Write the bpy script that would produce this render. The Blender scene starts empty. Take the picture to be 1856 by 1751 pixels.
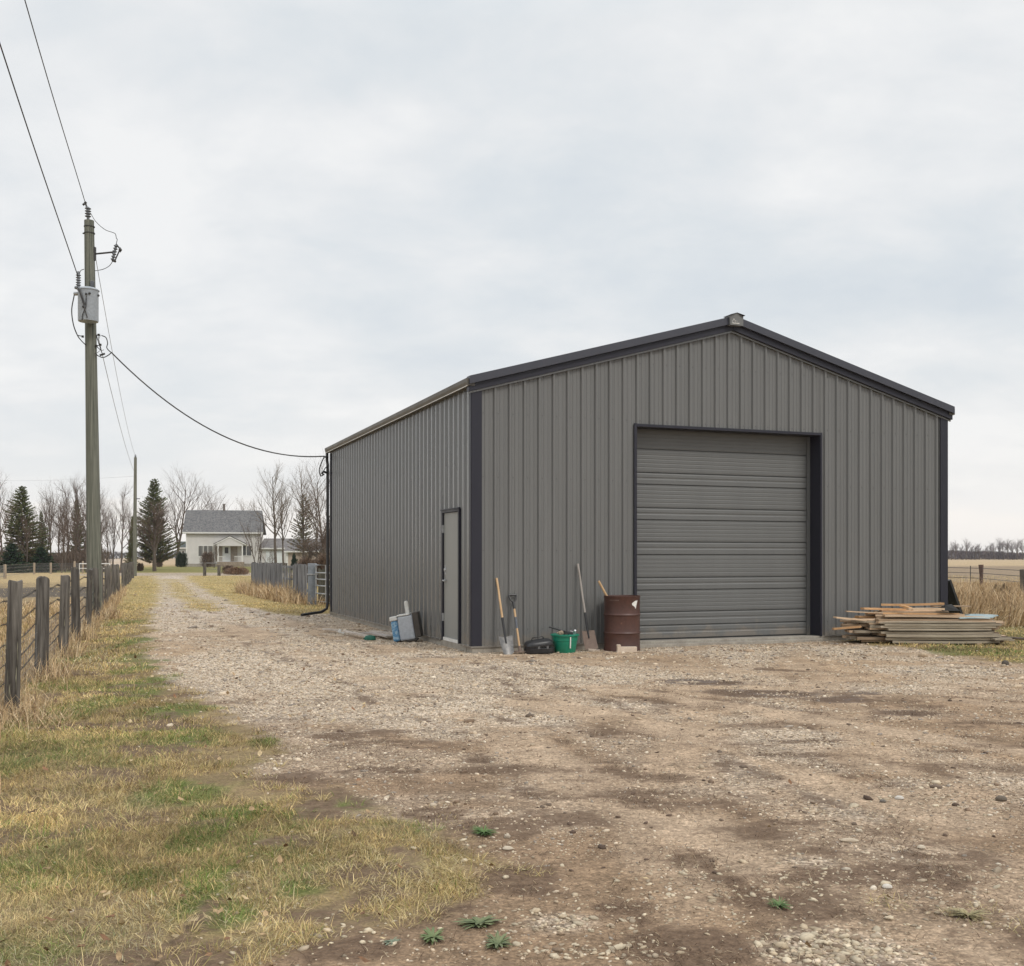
import bpy, math, random
import numpy as np
from mathutils import Vector, Matrix, Euler

R = random.Random(7)
rng = np.random.default_rng(7)
scene = bpy.context.scene
C = scene.collection
PI = math.pi
# survey constants of the photograph: focal length in photo pixels, horizon row, eye height
F, HOR, CX, EYE = 1920.0, 1009.0, 928.0, 1.5

def gp(px, py):
    Y = EYE * F / (py - HOR)
    return ((px - CX) / F * Y, Y)
def ax(px, Y): return (px - CX) / F * Y
def az(py, Y): return EYE + (HOR - py) * Y / F

# ------------------------------------------------------------------ noise
def _h(xi, yi, s):
    xi = xi.astype(np.int64).astype(np.uint64); yi = yi.astype(np.int64).astype(np.uint64)
    n = xi * np.uint64(374761393) + yi * np.uint64(668265263) + np.uint64(s * 1442695041 + 12345)
    n = (n ^ (n >> np.uint64(13))) * np.uint64(1274126177)
    n = n ^ (n >> np.uint64(16))
    return (n & np.uint64(0xffffff)).astype(np.float64) / 16777215.0
def vnoise(x, y, s=0):
    xf = np.floor(x); yf = np.floor(y); u = x - xf; v = y - yf
    u = u * u * (3 - 2 * u); v = v * v * (3 - 2 * v)
    a = _h(xf, yf, s); b = _h(xf + 1, yf, s); c = _h(xf, yf + 1, s); d = _h(xf + 1, yf + 1, s)
    return (a * (1 - u) + b * u) * (1 - v) + (c * (1 - u) + d * u) * v
def fbm(x, y, size, octv=4, s=0):
    t = 0.0; a = 0.5; k = 0.0; f = 1.0 / size
    for i in range(octv):
        t = t + a * vnoise(x * f + 17.3 * i, y * f - 9.1 * i, s + i); k += a; a *= .5; f *= 2.03
    return t / k
def sstep(a, b, x):
    t = np.clip((x - a) / (b - a), 0, 1); return t * t * (3 - 2 * t)

# ------------------------------------------------------------------ ground plan
LEFT_EDGE = [(283,1041),(292,1060),(290,1085),(274,1130),(262,1165),(285,1205),(325,1240),(365,1268),(430,1298),
             (480,1325),(505,1355),(468,1395),(475,1430),(620,1440),(700,1478),(765,1500),(850,1555),(862,1600),
             (835,1645),(700,1685),(560,1712),(420,1760)]
YARD = [gp(*p) for p in LEFT_EDGE] + [(-1.3,2.6),(-1.5,-6),(20,-6),(24,13),gp(2200,1222)] + \
       [gp(*p) for p in [(1856,1204),(1750,1191),(1650,1176),(1540,1163)]] + [(5.6,20.0),(-2.5,24.5)] + \
       [gp(*p) for p in [(607,1112),(540,1117),(500,1112),(430,1097),(380,1077),(345,1055),(330,1043)]]
STRIP = [gp(*p) for p in [(300,1049),(317,1050),(331,1060),(348,1080),(384,1100),(392,1108),(360,1108),(346,1100),(319,1080),(309,1060)]]
YARD = np.array(YARD); STRIP = np.array(STRIP)

def poly_sd(x, y, P):
    """signed distance, positive inside"""
    ins = np.zeros(x.shape, bool); d = np.full(x.shape, 1e9)
    n = len(P)
    for i in range(n):
        x1, y1 = P[i]; x2, y2 = P[(i + 1) % n]
        if y1 != y2:
            c = ((y1 > y) != (y2 > y)) & (x < (x2 - x1) * (y - y1) / (y2 - y1) + x1)
            ins ^= c
        ex, ey = x2 - x1, y2 - y1
        t = np.clip(((x - x1) * ex + (y - y1) * ey) / (ex * ex + ey * ey), 0, 1)
        d = np.minimum(d, np.hypot(x - x1 - t * ex, y - y1 - t * ey))
    return np.where(ins, d, -d)

SOIL = [(610,1335,60,10),(740,1345,50,7),(520,1412,60,14),(890,1380,50,7),(1050,1410,60,12),(960,1440,60,12),
        (780,1478,60,14),(900,1505,80,18),(1150,1492,90,12),(1230,1545,60,18),(950,1600,100,28),(1560,1605,60,18),
        (1490,1655,50,16),(1120,1645,60,14),(1230,1715,130,34),(620,1720,130,26),(1770,1640,90,20),(1270,1237,95,5),
        (1430,1256,170,8),(1540,1266,80,6),(1640,1290,45,5),(1440,1214,70,4),(1800,1311,90,3),(1500,1342,60,5),
        (1740,1362,90,5),(700,1402,80,10),(1180,1450,80,7),(1440,1486,60,6),(1650,1575,50,7),(800,1640,90,16)]
GRAV = [(600,1262,230,40),(430,1200,120,55),(800,1312,240,20),(900,1225,330,26),(1660,1450,170,36),(1500,1722,130,36),
        (1010,1672,90,20),(1400,1385,150,20),(1350,1178,330,12),(1750,1215,150,10),(950,1432,60,9),(700,1160,260,22),
        (1390,1560,120,14),(330,1090,60,34),(420,1120,90,20)]
GREEN = [(300,1290,60,20),(250,1255,50,22),(270,1205,30,22),(330,1340,90,22),(360,1520,50,34),(420,1480,60,20),(300,1440,60,24),(350,1640,50,30),(560,1480,60,16),(240,1165,22,14),(482,1345,34,9),(405,1275,44,7),(330,1228,36,24),(380,1600,44,34),(345,1440,60,20),
         (20,1520,34,18),(120,1195,30,10),(220,1130,24,6),(640,1460,36,14),(410,1660,50,22),(90,1300,60,30),
         (250,1240,50,16),(30,1390,40,30),(540,1610,40,14),(250,1600,50,30),(300,1350,60,14)]
def patches(x, y, L, nz):
    m = np.zeros(x.shape)
    for px, py, rx, ry in L:
        cx, cy = gp(px, py); RX = rx / F * cy; RY = abs(gp(px, py - ry)[1] - gp(px, py + ry)[1]) / 2
        d = np.hypot((x - cx) / RX, (y - cy) / RY) + (nz - .5) * 1.5
        m = np.maximum(m, 1 - sstep(.55, 1.25, d))
    return m

PATHS = [[(2300,1490),(1856,1405),(1450,1325),(1050,1268),(760,1215),(560,1165),(440,1120),(375,1080),(330,1052)],
         [(2300,1800),(1856,1610),(1500,1490),(1200,1380),(950,1290),(700,1200),(520,1140)],
         [(2200,1290),(1700,1255),(1350,1230),(1050,1215),(780,1180)],
         [(1900,1900),(1500,1560),(1420,1380),(1380,1260),(1340,1175)]]
PATHS = [[gp(*q) for q in P] for P in PATHS]
def line_d(x, y, P):
    d = np.full(x.shape, 1e9)
    for (x1, y1), (x2, y2) in zip(P[:-1], P[1:]):
        ex, ey = x2 - x1, y2 - y1; t = np.clip(((x - x1) * ex + (y - y1) * ey) / (ex * ex + ey * ey), 0, 1)
        d = np.minimum(d, np.hypot(x - x1 - t * ex, y - y1 - t * ey))
    return d
def tracks(x, y):
    wob = (fbm(x, y, 1.6, 3, 150) - .5) * .55; T = np.zeros(x.shape); E = np.zeros(x.shape); Gt = np.zeros(x.shape)
    for i, P in enumerate(PATHS):
        d = line_d(x, y, P) + wob; k = 1.0 if i < 2 else .7
        T = np.maximum(T, (1 - sstep(.14, .30, np.abs(d - .78))) * k)
        E = np.maximum(E, (1 - sstep(.03, .13, np.abs(np.abs(d - .78) - .30))) * k)
        Gt = np.maximum(Gt, (1 - sstep(.2, .5, d)) * k)
    br = sstep(.34, .55, fbm(x, y, 1.1, 3, 151))
    return T * br, E * sstep(.4, .6, fbm(x, y, .7, 3, 152)), Gt
FENCE_A, FENCE_K = -1.33, -0.34          # wire fence line: x = A + K*y
def masks(x, y):
    n1 = fbm(x, y, .55, 4, 3); n2 = fbm(x, y, 2.2, 4, 11); n3 = fbm(x, y, .18, 3, 23)
    sd = poly_sd(x, y, YARD)
    amp = np.clip(.25 + y * .008, .25, .42)
    yard = sstep(-.14, .16, sd + (n1 - .5) * amp * 1.8 + (n3 - .5) * .35)
    st = poly_sd(x, y, STRIP)
    strip = sstep(-.3, .3, st + .22 + (n1 - .5) * 1.3)
    yard = yard * (1 - strip * .9)
    road = sstep(-.6, .6, np.minimum(y - 84, 98 - y) + (n2 - .5) * 2) * (x > -37) * (x < 20)
    yard = np.maximum(yard, road)
    soil = patches(x, y, SOIL, n1) * (.6 + .7 * n3)
    near = sstep(13, 6, y)
    soil = np.maximum(soil, sstep(.56, .74, fbm(x * .8, y * 1.6, .8, 4, 41)) * (.30 + .5 * near) )
    grav = patches(x, y, GRAV, n1)
    grav = np.maximum(grav, sstep(.50, .72, fbm(x * .7, y * 1.5, 1.3, 4, 57)) * .6)
    green = np.maximum(patches(x, y, GREEN, n1), sstep(.52, .78, fbm(x, y, 1.1, 4, 71)) * .75)
    left = x < (FENCE_A + FENCE_K * y) - .15
    grav = np.maximum(grav, sstep(19, 26, y + (n1 - .5) * 4) * .9)
    T, E, Gt = tracks(x, y)
    g0_ = patches(x, y, GRAV[:4] + [(640,1285,320,48),(520,1215,250,60)], n1)
    T = T * (1 - .75 * g0_); soil = soil * (1 - .55 * g0_ * (y > 9.2))
    grav = np.clip(np.maximum(grav, g0_) * (1 - .85 * T) + .5 * Gt * (1 - T), 0, 1)
    brown = sstep(15, 7, y + (n2 - .5) * 7)
    soil = np.clip(np.maximum(soil, .62 * E) + .30 * brown * sstep(.42, .6, fbm(x * .7 + y * .1, y * 1.3, 1.1, 4, 160)), 0, 1) * (1 - .5 * T)
    soil = soil * (.40 + .85 * sstep(.36, .54, fbm(x * .8, y * 1.3, .26, 3, 180)))
    soil = np.clip(soil, 0, 1)
    bare = np.maximum(sstep(.56, .66, fbm(x, y, .55, 4, 200)), (1 - sstep(.38, .52, fbm(x, y, .28, 3, 222))) * (y < 7.2) * (x > -1.35)) * (y < 14)
    return dict(T=T, E=E, brown=brown, bare=bare, sd=sd, strip=strip, yard=yard, soil=np.clip(soil, 0, 1), grav=grav, green=np.clip(green, 0, 1), left=left,
                n1=n1, n2=n2, n3=n3, road=road)

def height(x, y):
    f = sstep(34, 16, y)
    h = (fbm(x, y, 1.6, 3, 5) - .5) * .05 + (fbm(x, y, .35, 3, 8) - .5) * .022
    # flat beside the shed walls
    return h * f * .9

def mixc(a, b, t): return a * (1 - t[..., None]) + np.asarray(b) * t[..., None]

# ------------------------------------------------------------------ object helpers
def link(o, parent=None):
    C.objects.link(o)
    if parent is not None: o.parent = parent
    return o
def props(o, label=None, cat=None, group=None, kind=None):
    if label: o['label'] = label
    if cat: o['category'] = cat
    if group: o['group'] = group
    if kind: o['kind'] = kind
    return o
def thing(name, label, cat, loc=(0,0,0), rz=0, group=None):
    o = bpy.data.objects.new(name, None); o.empty_display_size = .2
    o.location = loc; o.rotation_euler = (0, 0, rz)
    return props(link(o), label, cat, group)
def dup(root, loc=None, rz=None, sc=None, label=None, group=None):
    r = root.copy(); C.objects.link(r)
    if loc is not None: r.location = loc
    if rz is not None: r.rotation_euler = (0, 0, rz)
    if sc is not None: r.scale = sc
    if label: r['label'] = label
    if group: r['group'] = group
    for ch in list(root.children):
        c = ch.copy(); C.objects.link(c); c.parent = r
        for g in list(ch.children):
            d = g.copy(); C.objects.link(d); d.parent = c
    return r

class MB:
    def __init__(s): s.v = []; s.f = []; s.m = []; s.mi = 0
    def add(s, vs, fs):
        b = len(s.v); s.v += [tuple(p) for p in vs]
        for f in fs: s.f.append(tuple(b + i for i in f)); s.m.append(s.mi)
        return s
    def box(s, c, d, rot=None):
        x, y, z = d[0] / 2, d[1] / 2, d[2] / 2
        vs = [Vector((i * x, j * y, k * z)) for k in (-1, 1) for j in (-1, 1) for i in (-1, 1)]
        if rot is not None:
            m = rot if isinstance(rot, Matrix) else Euler(rot).to_matrix()
            vs = [m @ v for v in vs]
        c = Vector(c)
        return s.add([v + c for v in vs], [(0,2,3,1),(4,5,7,6),(0,1,5,4),(2,6,7,3),(0,4,6,2),(1,3,7,5)])
    def b2(s, x0, x1, y0, y1, z0, z1):
        return s.box(((x0+x1)/2, (y0+y1)/2, (z0+z1)/2), (abs(x1-x0), abs(y1-y0), abs(z1-z0)))
    def tube(s, pts, r, n=8, cap=True):
        pts = [Vector(p) for p in pts]
        if not hasattr(r, '__len__'): r = [r] * len(pts)
        rings = []; up = None
        for i, p in enumerate(pts):
            t = (pts[min(i + 1, len(pts) - 1)] - pts[max(i - 1, 0)])
            if t.length < 1e-9: t = Vector((0, 0, 1))
            t.normalize()
            if up is None: up = Vector((1, 0, 0)) if abs(t.x) < .8 else Vector((0, 1, 0))
            a = t.cross(up).normalized(); b = t.cross(a).normalized(); up = -b if False else up
            rings.append([p + (a * math.cos(2*PI*k/n) + b * math.sin(2*PI*k/n)) * r[i] for k in range(n)])
        vs = [v for rg in rings for v in rg]; fs = []
        for i in range(len(pts) - 1):
            for k in range(n):
                k2 = (k + 1) % n
                fs.append((i*n+k, i*n+k2, (i+1)*n+k2, (i+1)*n+k))
        if cap: fs.append(tuple(range(n))[::-1]); fs.append(tuple((len(pts)-1)*n + k for k in range(n)))
        return s.add(vs, fs)
    def lathe(s, prof, n=24, c=(0,0,0), rot=None, sx=1, sy=1):
        vs = []
        m = None
        if rot is not None: m = rot if isinstance(rot, Matrix) else Euler(rot).to_matrix()
        c = Vector(c)
        for r, z in prof:
            for k in range(n):
                v = Vector((r*math.cos(2*PI*k/n)*sx, r*math.sin(2*PI*k/n)*sy, z))
                if m is not None: v = m @ v
                vs.append(v + c)
        fs = []
        for i in range(len(prof) - 1):
            for k in range(n):
                k2 = (k+1) % n
                fs.append((i*n+k, i*n+k2, (i+1)*n+k2, (i+1)*n+k))
        if prof[0][0] > 1e-6: fs.append(tuple(range(n))[::-1])
        if prof[-1][0] > 1e-6: fs.append(tuple((len(prof)-1)*n + k for k in range(n)))
        return s.add(vs, fs)
    def prism(s, poly, a, b, ax='y'):
        """poly in the plane across `ax`, extruded from a to b"""
        def P(u, v, w):
            return {'y': (u, w, v), 'x': (w, u, v), 'z': (u, v, w)}[ax]
        n = len(poly)
        vs = [P(u, v, a) for u, v in poly] + [P(u, v, b) for u, v in poly]
        fs = [tuple(range(n)), tuple(range(2*n-1, n-1, -1))] + [(i, (i+1) % n + 0, (i+1) % n + n, i + n) for i in range(n)]
        return s.add(vs, fs)
    def build(s, name, mats, parent=None, smooth=False, bevel=0, loc=None):
        me = bpy.data.meshes.new(name); me.from_pydata(s.v, [], s.f)
        if not isinstance(mats, (list, tuple)): mats = [mats]
        for m in mats: me.materials.append(m)
        if len(mats) > 1: me.polygons.foreach_set('material_index', s.m)
        if smooth:
            me.polygons.foreach_set('use_smooth', [True] * len(me.polygons))
            try: me.set_sharp_from_angle(angle=math.radians(38))
            except Exception: pass
        me.update()
        o = bpy.data.objects.new(name, me); link(o, parent)
        if loc is not None: o.location = loc
        if bevel:
            b = o.modifiers.new('bevel', 'BEVEL'); b.width = bevel; b.segments = 2; b.limit_method = 'ANGLE'
        return o

def mass(name, V, tris, col, mat, smooth=False):
    """V (n,k,3) vertices of n small pieces; tris (t,3) template; col (n,3)"""
    n, k, _ = V.shape; t = len(tris)
    me = bpy.data.meshes.new(name)
    me.vertices.add(n * k); me.vertices.foreach_set('co', V.astype(np.float32).ravel())
    idx = (np.arange(n)[:, None, None] * k + np.asarray(tris)[None]).astype(np.int32).ravel()
    me.loops.add(n * t * 3); me.loops.foreach_set('vertex_index', idx)
    me.polygons.add(n * t)
    me.polygons.foreach_set('loop_start', np.arange(0, n * t * 3, 3, dtype=np.int32))
    me.polygons.foreach_set('loop_total', np.full(n * t, 3, np.int32))
    me.polygons.foreach_set('use_smooth', np.full(n * t, smooth))
    a = me.attributes.new('tint', 'FLOAT_COLOR', 'POINT')
    cc = np.ones((n, k, 4), np.float32); cc[:, :, :3] = col[:, None, :]
    a.data.foreach_set('color', cc.ravel())
    me.materials.append(mat); me.update(); me.validate()
    o = bpy.data.objects.new(name, me)
    return link(o)

# ------------------------------------------------------------------ materials
class NT:
    def __init__(s, m): s.t = m.node_tree; s.n = s.t.nodes; s.l = s.t.links
    def new(s, typ, **kw):
        nd = s.n.new(typ)
        for k, v in kw.items():
            if k in nd.inputs.keys() if isinstance(k, str) and not hasattr(nd, k) else False: nd.inputs[k].default_value = v
            else: setattr(nd, k, v)
        return nd
    def link(s, a, b): s.l.new(a, b)
def newmat(name):
    m = bpy.data.materials.new(name); m.use_nodes = True
    t = NT(m); t.n.clear()
    out = t.n.new('ShaderNodeOutputMaterial'); p = t.n.new('ShaderNodeBsdfPrincipled')
    t.link(p.outputs[0], out.inputs[0])
    return m, t, p
def ramp(t, stops, src=None):
    r = t.n.new('ShaderNodeValToRGB')
    e = r.color_ramp.elements
    while len(e) < len(stops): e.new(.5)
    for i, (pos, c) in enumerate(stops):
        e[i].position = pos
        e[i].color = (c, c, c, 1) if not hasattr(c, '__len__') else (*c, 1)
    if src is not None: t.link(src, r.inputs[0])
    return r
def noise(t, scale, detail=4, rough=.5, vec=None, dist=0):
    n = t.n.new('ShaderNodeTexNoise'); n.inputs['Scale'].default_value = scale
    n.inputs['Detail'].default_value = detail; n.inputs['Roughness'].default_value = rough
    n.inputs['Distortion'].default_value = dist
    if vec is not None: t.link(vec, n.inputs['Vector'])
    return n
def mapping(t, scale=(1,1,1), kind='Object', loc=(0,0,0)):
    tc = t.n.new('ShaderNodeTexCoord'); mp = t.n.new('ShaderNodeMapping')
    mp.inputs['Scale'].default_value = scale; mp.inputs['Location'].default_value = loc
    t.link(tc.outputs[kind], mp.inputs[0]); return mp.outputs[0]
def mult(t, a, b, fac=1, mode='MULTIPLY'):
    m = t.n.new('ShaderNodeMix'); m.data_type = 'RGBA'; m.blend_type = mode
    if hasattr(fac, 'node'): t.link(fac, m.inputs[0])
    else: m.inputs[0].default_value = fac
    for s_, i in ((a, 6), (b, 7)):
        if hasattr(s_, 'node'): t.link(s_, m.inputs[i])
        else: m.inputs[i].default_value = (*s_, 1)
    return m.outputs[2]
def bump(t, src, p, strength=.3, dist=.01):
    b = t.n.new('ShaderNodeBump'); b.inputs['Strength'].default_value = strength; b.inputs['Distance'].default_value = dist
    t.link(src, b.inputs['Height']); t.link(b.outputs[0], p.inputs['Normal'])
_mc = {}
def M(name, a, b=None, rough=.6, scale=8, stretch=(1,1,1), metal=0, spec=.5, bmp=0, detail=5, rand=0, lo=.35, hi=.65, spots=None):
    """two-tone procedural material"""
    if name in _mc: return _mc[name]
    m, t, p = newmat(name)
    vec = mapping(t, stretch)
    if b is None: b = tuple(x * .8 for x in a)
    n = noise(t, scale, detail, .6, vec)
    r = ramp(t, [(lo, a), (hi, b)], n.outputs[0]); col = r.outputs[0]
    n2 = noise(t, scale * 7, 3, .6, vec)
    r2 = ramp(t, [(.3, .86), (.7, 1.12)], n2.outputs[0])
    col = mult(t, col, r2.outputs[0])
    if rand:
        oi = t.n.new('ShaderNodeObjectInfo')
        rr = ramp(t, [(0, 1 - rand), (1, 1 + rand)], oi.outputs['Random'])
        col = mult(t, col, rr.outputs[0])
    if spots:
        sc_, th, sc_col = spots
        n3 = noise(t, sc_, 3, .6, vec)
        r3 = ramp(t, [(th, 0.), (th + .04, 1.)], n3.outputs[0])
        col = mult(t, col, sc_col, r3.outputs[0], 'MIX')
    t.link(col, p.inputs['Base Color'])
    rr = ramp(t, [(0, max(rough - .12, 0)), (1, min(rough + .12, 1))], n.outputs[0]); t.link(rr.outputs[0], p.inputs['Roughness'])
    p.inputs['Metallic'].default_value = metal; p.inputs['Specular IOR Level'].default_value = spec
    if bmp: bump(t, n2.outputs[0], p, bmp, .006)
    _mc[name] = m; return m

def tint_mat(name, rough=.8, spec=.2, sub=0):
    m, t, p = newmat(name)
    a = t.n.new('ShaderNodeAttribute'); a.attribute_name = 'tint'
    n = noise(t, 60, 2, .5, mapping(t))
    r = ramp(t, [(.3, .8), (.7, 1.15)], n.outputs[0])
    t.link(mult(t, a.outputs['Color'], r.outputs[0]), p.inputs['Base Color'])
    p.inputs['Roughness'].default_value = rough; p.inputs['Specular IOR Level'].default_value = spec
    return m

def ground_mat():
    m, t, p = newmat('ground_earth_and_gravel')
    at = t.n.new('ShaderNodeAttribute'); at.attribute_name = 'tint'
    rk = t.n.new('ShaderNodeAttribute'); rk.attribute_name = 'rocky'
    vec = mapping(t)
    nz = noise(t, 9, 4, .6, vec)
    wv = t.n.new('ShaderNodeMix'); wv.data_type = 'VECTOR'; wv.inputs[0].default_value = .03
    t.link(vec, wv.inputs[4]); t.link(nz.outputs[1], wv.inputs[5])
    def vor(scale, rnd=1):
        v = t.n.new('ShaderNodeTexVoronoi'); v.inputs['Scale'].default_value = scale; t.link(wv.outputs[1], v.inputs['Vector'])
        return v
    v1 = vor(46); v2 = vor(95); v3 = vor(17)
    def bw(v):
        s_ = t.n.new('ShaderNodeSeparateColor'); t.link(v.outputs['Color'], s_.inputs[0]); return s_.outputs[0]
    r1 = ramp(t, [(0, (.42,.38,.34)), (.3, (.78,.72,.64)), (.6, (1.05,1.0,.94)), (1, (1.55,1.5,1.42))], bw(v1))
    r2 = ramp(t, [(0, .62), (1, 1.38)], bw(v2))
    e1 = ramp(t, [(.35, 1.05), (.75, .62)], v1.outputs['Distance'])
    col = at.outputs['Color']
    rocky = rk.outputs['Fac']
    col = mult(t, col, r1.outputs[0], rocky)
    col = mult(t, col, r2.outputs[0], .55)
    col = mult(t, col, e1.outputs[0], rocky)
    # scattered pale pebbles / dark clods
    r3 = ramp(t, [(.86, 1.0), (.9, 1.5)], bw(v3))
    nm = noise(t, 2.6, 6, .62, vec); rm = ramp(t, [(.3, .72), (.7, 1.25)], nm.outputs[0])
    col = mult(t, col, rm.outputs[0])
    nf = noise(t, 28, 5, .7, vec); rf = ramp(t, [(.32, .66), (.68, 1.32)], nf.outputs[0])
    col = mult(t, col, rf.outputs[0], .8)
    sa = t.n.new('ShaderNodeAttribute'); sa.attribute_name = 'soil'
    ng = noise(t, 14, 8, .75, vec)
    ad = t.n.new('ShaderNodeMath'); ad.operation = 'MULTIPLY_ADD'; t.link(ng.outputs[0], ad.inputs[0]); ad.inputs[1].default_value = 3.6; t.link(sa.outputs['Fac'], ad.inputs[2])
    rs = ramp(t, [(.46, 0.), (.72, 1.)])
    sb = t.n.new('ShaderNodeMath'); sb.operation = 'MULTIPLY_ADD'; t.link(ad.outputs[0], sb.inputs[0]); sb.inputs[1].default_value = .5; sb.inputs[2].default_value = -.60; t.link(sb.outputs[0], rs.inputs[0])
    gt = t.n.new('ShaderNodeMath'); gt.operation = 'MULTIPLY'; rz_ = ramp(t, [(.05, 0.), (.3, 1.)], sa.outputs['Fac']); t.link(rs.outputs[0], gt.inputs[0]); t.link(rz_.outputs[0], gt.inputs[1])
    g9 = t.n.new('ShaderNodeMath'); g9.operation = 'MULTIPLY'; t.link(gt.outputs[0], g9.inputs[0]); g9.inputs[1].default_value = .85
    rn = ramp(t, [(.35, (.085,.053,.035)), (.65, (.19,.13,.088))], nf.outputs[0])
    col = mult(t, col, rn.outputs[0], g9.outputs[0], 'MIX')
    t.link(col, p.inputs['Base Color'])
    p.inputs['Roughness'].default_value = .92; p.inputs['Specular IOR Level'].default_value = .15
    h = t.n.new('ShaderNodeMath'); h.operation = 'MULTIPLY_ADD'
    t.link(v1.outputs['Distance'], h.inputs[0]); h.inputs[1].default_value = -1.0; t.link(nf.outputs[0], h.inputs[2])
    bump(t, h.outputs[0], p, .55, .02)
    return m

def shingle_mat(name, a, b, sc=3):
    m, t, p = newmat(name)
    vec = mapping(t)
    v = t.n.new('ShaderNodeTexVoronoi'); v.inputs['Scale'].default_value = sc; t.link(vec, v.inputs['Vector'])
    s_ = t.n.new('ShaderNodeSeparateColor'); t.link(v.outputs['Color'], s_.inputs[0])
    r = ramp(t, [(0, a), (1, b)], s_.outputs[0]); t.link(r.outputs[0], p.inputs['Base Color'])
    p.inputs['Roughness'].default_value = .9
    return m

MAT = {}
def metal_panel(name, a, rough, spec=.5, variation=.06, mud=0, coat=0):
    m, t, p = newmat(name)
    vec = mapping(t, (1,1,.12))
    n = noise(t, 2.5, 6, .6, vec); r = ramp(t, [(.3, 1 - variation), (.7, 1 + variation)], n.outputs[0])
    n2 = noise(t, 90, 2, .5, mapping(t)); r2 = ramp(t, [(.3, .96), (.7, 1.04)], n2.outputs[0])
    col = mult(t, mult(t, a, r.outputs[0]), r2.outputs[0])
    # thin dried splash marks and dust near the base, patchy
    n3 = noise(t, 14, 6, .7, mapping(t, (1,1,.5))); r3 = ramp(t, [(.62, 0.), (.78, .35)], n3.outputs[0])
    col = mult(t, col, tuple(x * 1.5 + .03 for x in a), r3.outputs[0], 'MIX')
    sz = t.n.new('ShaderNodeSeparateXYZ'); t.link(mapping(t), sz.inputs[0])
    n5 = noise(t, 3.5, 6, .7, mapping(t))
    ms = t.n.new('ShaderNodeMath'); ms.operation = 'MULTIPLY_ADD'; t.link(n5.outputs[0], ms.inputs[0]); ms.inputs[1].default_value = -1.1; t.link(sz.outputs[2], ms.inputs[2])
    rm_ = ramp(t, [(0, .42), (.16, 0.)]); m6 = t.n.new('ShaderNodeMath'); m6.operation = 'ADD'; t.link(ms.outputs[0], m6.inputs[0]); m6.inputs[1].default_value = .42; t.link(m6.outputs[0], rm_.inputs[0])
    if mud: col = mult(t, col, (.24,.20,.155), rm_.outputs[0], 'MIX')      # dried mud splashed up from the yard
    nb_ = noise(t, 1.1, 2, .5, mapping(t, (1,1,.6)))
    bump(t, nb_.outputs[0], p, .10, .05)
    if coat: p.inputs['Coat Weight'].default_value = coat; p.inputs['Coat Roughness'].default_value = .14
    t.link(col, p.inputs['Base Color'])
    rr = ramp(t, [(.3, rough - .05), (.7, rough + .08)], n.outputs[0]); t.link(rr.outputs[0], p.inputs['Roughness'])
    p.inputs['Specular IOR Level'].default_value = spec
    return m
panel = metal_panel('grey_painted_steel', (.143,.146,.144), .27, .85, .06, 1, .5)
panel_front = metal_panel('warm_grey_painted_steel', (.147,.148,.145), .40, .45, .06, 1)
doorm = metal_panel('grey_door_steel', (.128,.131,.129), .42, .45, .06, 1)
trim = metal_panel('charcoal_trim_steel', (.024,.024,.034), .42, .3)
trim_l = metal_panel('slate_trim_steel', (.050,.052,.066), .4, .4)
gutm = metal_panel('taupe_gutter_steel', (.088,.078,.063), .42)
leafm = metal_panel('door_leaf_steel', (.26,.26,.245), .45, .4, .03)
blackm = M('black_metal', (.012,.012,.013), (.02,.02,.02), .4, 4)
conc = M('concrete', (.36,.33,.28), (.26,.235,.2), .9, 5, bmp=.3)
steel = M('galvanised_steel', (.36,.37,.38), (.5,.51,.52), .4, 12, metal=.6)
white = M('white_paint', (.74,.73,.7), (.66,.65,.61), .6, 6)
post_wood = M('weathered_post_wood', (.165,.148,.128), (.042,.035,.029), .9, 5, (5,5,.3), bmp=.6, rand=.2, spots=(5, .66, (.3,.28,.2)))
pole_wood = M('treated_pole_wood', (.20,.20,.16), (.075,.08,.062), .85, 4, (7,7,.14), bmp=.5, spots=(7, .70, (.30,.29,.22)))
fence_grey = M('silver_grey_boards', (.25,.25,.255), (.085,.085,.09), .85, 4, (3,3,.2), bmp=.4, rand=.1, lo=.42, hi=.58)
bark = M('bark', (.135,.105,.08), (.075,.058,.046), .9, 5, (2,2,.6), bmp=.4)
twig = M('twigs', (.145,.10,.075), (.085,.06,.045), .9, 1)
twig_pale = M('pale_twigs', (.21,.165,.125), (.13,.10,.075), .9, 1)
wire = M('dark_wire', (.03,.03,.032), (.05,.045,.04), .6, 6)
wire_l = M('grey_wire', (.16,.165,.17), (.22,.22,.22), .5, 6)
ceram = M('grey_insulator', (.22,.23,.25), (.12,.13,.14), .35, 4)
rub = M('black_plastic', (.016,.016,.018), (.028,.028,.03), .42, 9)

# ------------------------------------------------------------------ the ground sheet
def graded(spans):
    out = []
    for a, b, st in spans:
        n = max(1, int(round((b - a) / st))); out += list(np.linspace(a, b, n, endpoint=False))
    out.append(spans[-1][1]); return np.array(out)
gx = graded([(-1500,-600,150),(-600,-160,20),(-160,-60,4),(-60,-25,1.0),(-25,-9,.3),(-9,9,.07),(9,16,.25),(16,40,1.2),(40,160,8),(160,600,44),(600,1500,150)])
gy = graded([(-60,-6,6),(-6,2.5,.5),(2.5,22,.07),(22,34,.2),(34,60,.5),(60,110,1.2),(110,200,4),(200,700,20),(700,1500,100)])
X, Y = np.meshgrid(gx, gy); x = X.ravel(); y = Y.ravel()
mk = masks(x, y)
yd, so, gr, gn, n1, n2, n3 = mk['yard'], mk['soil'], mk['grav'], mk['green'], mk['n1'], mk['n2'], mk['n3']
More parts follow.
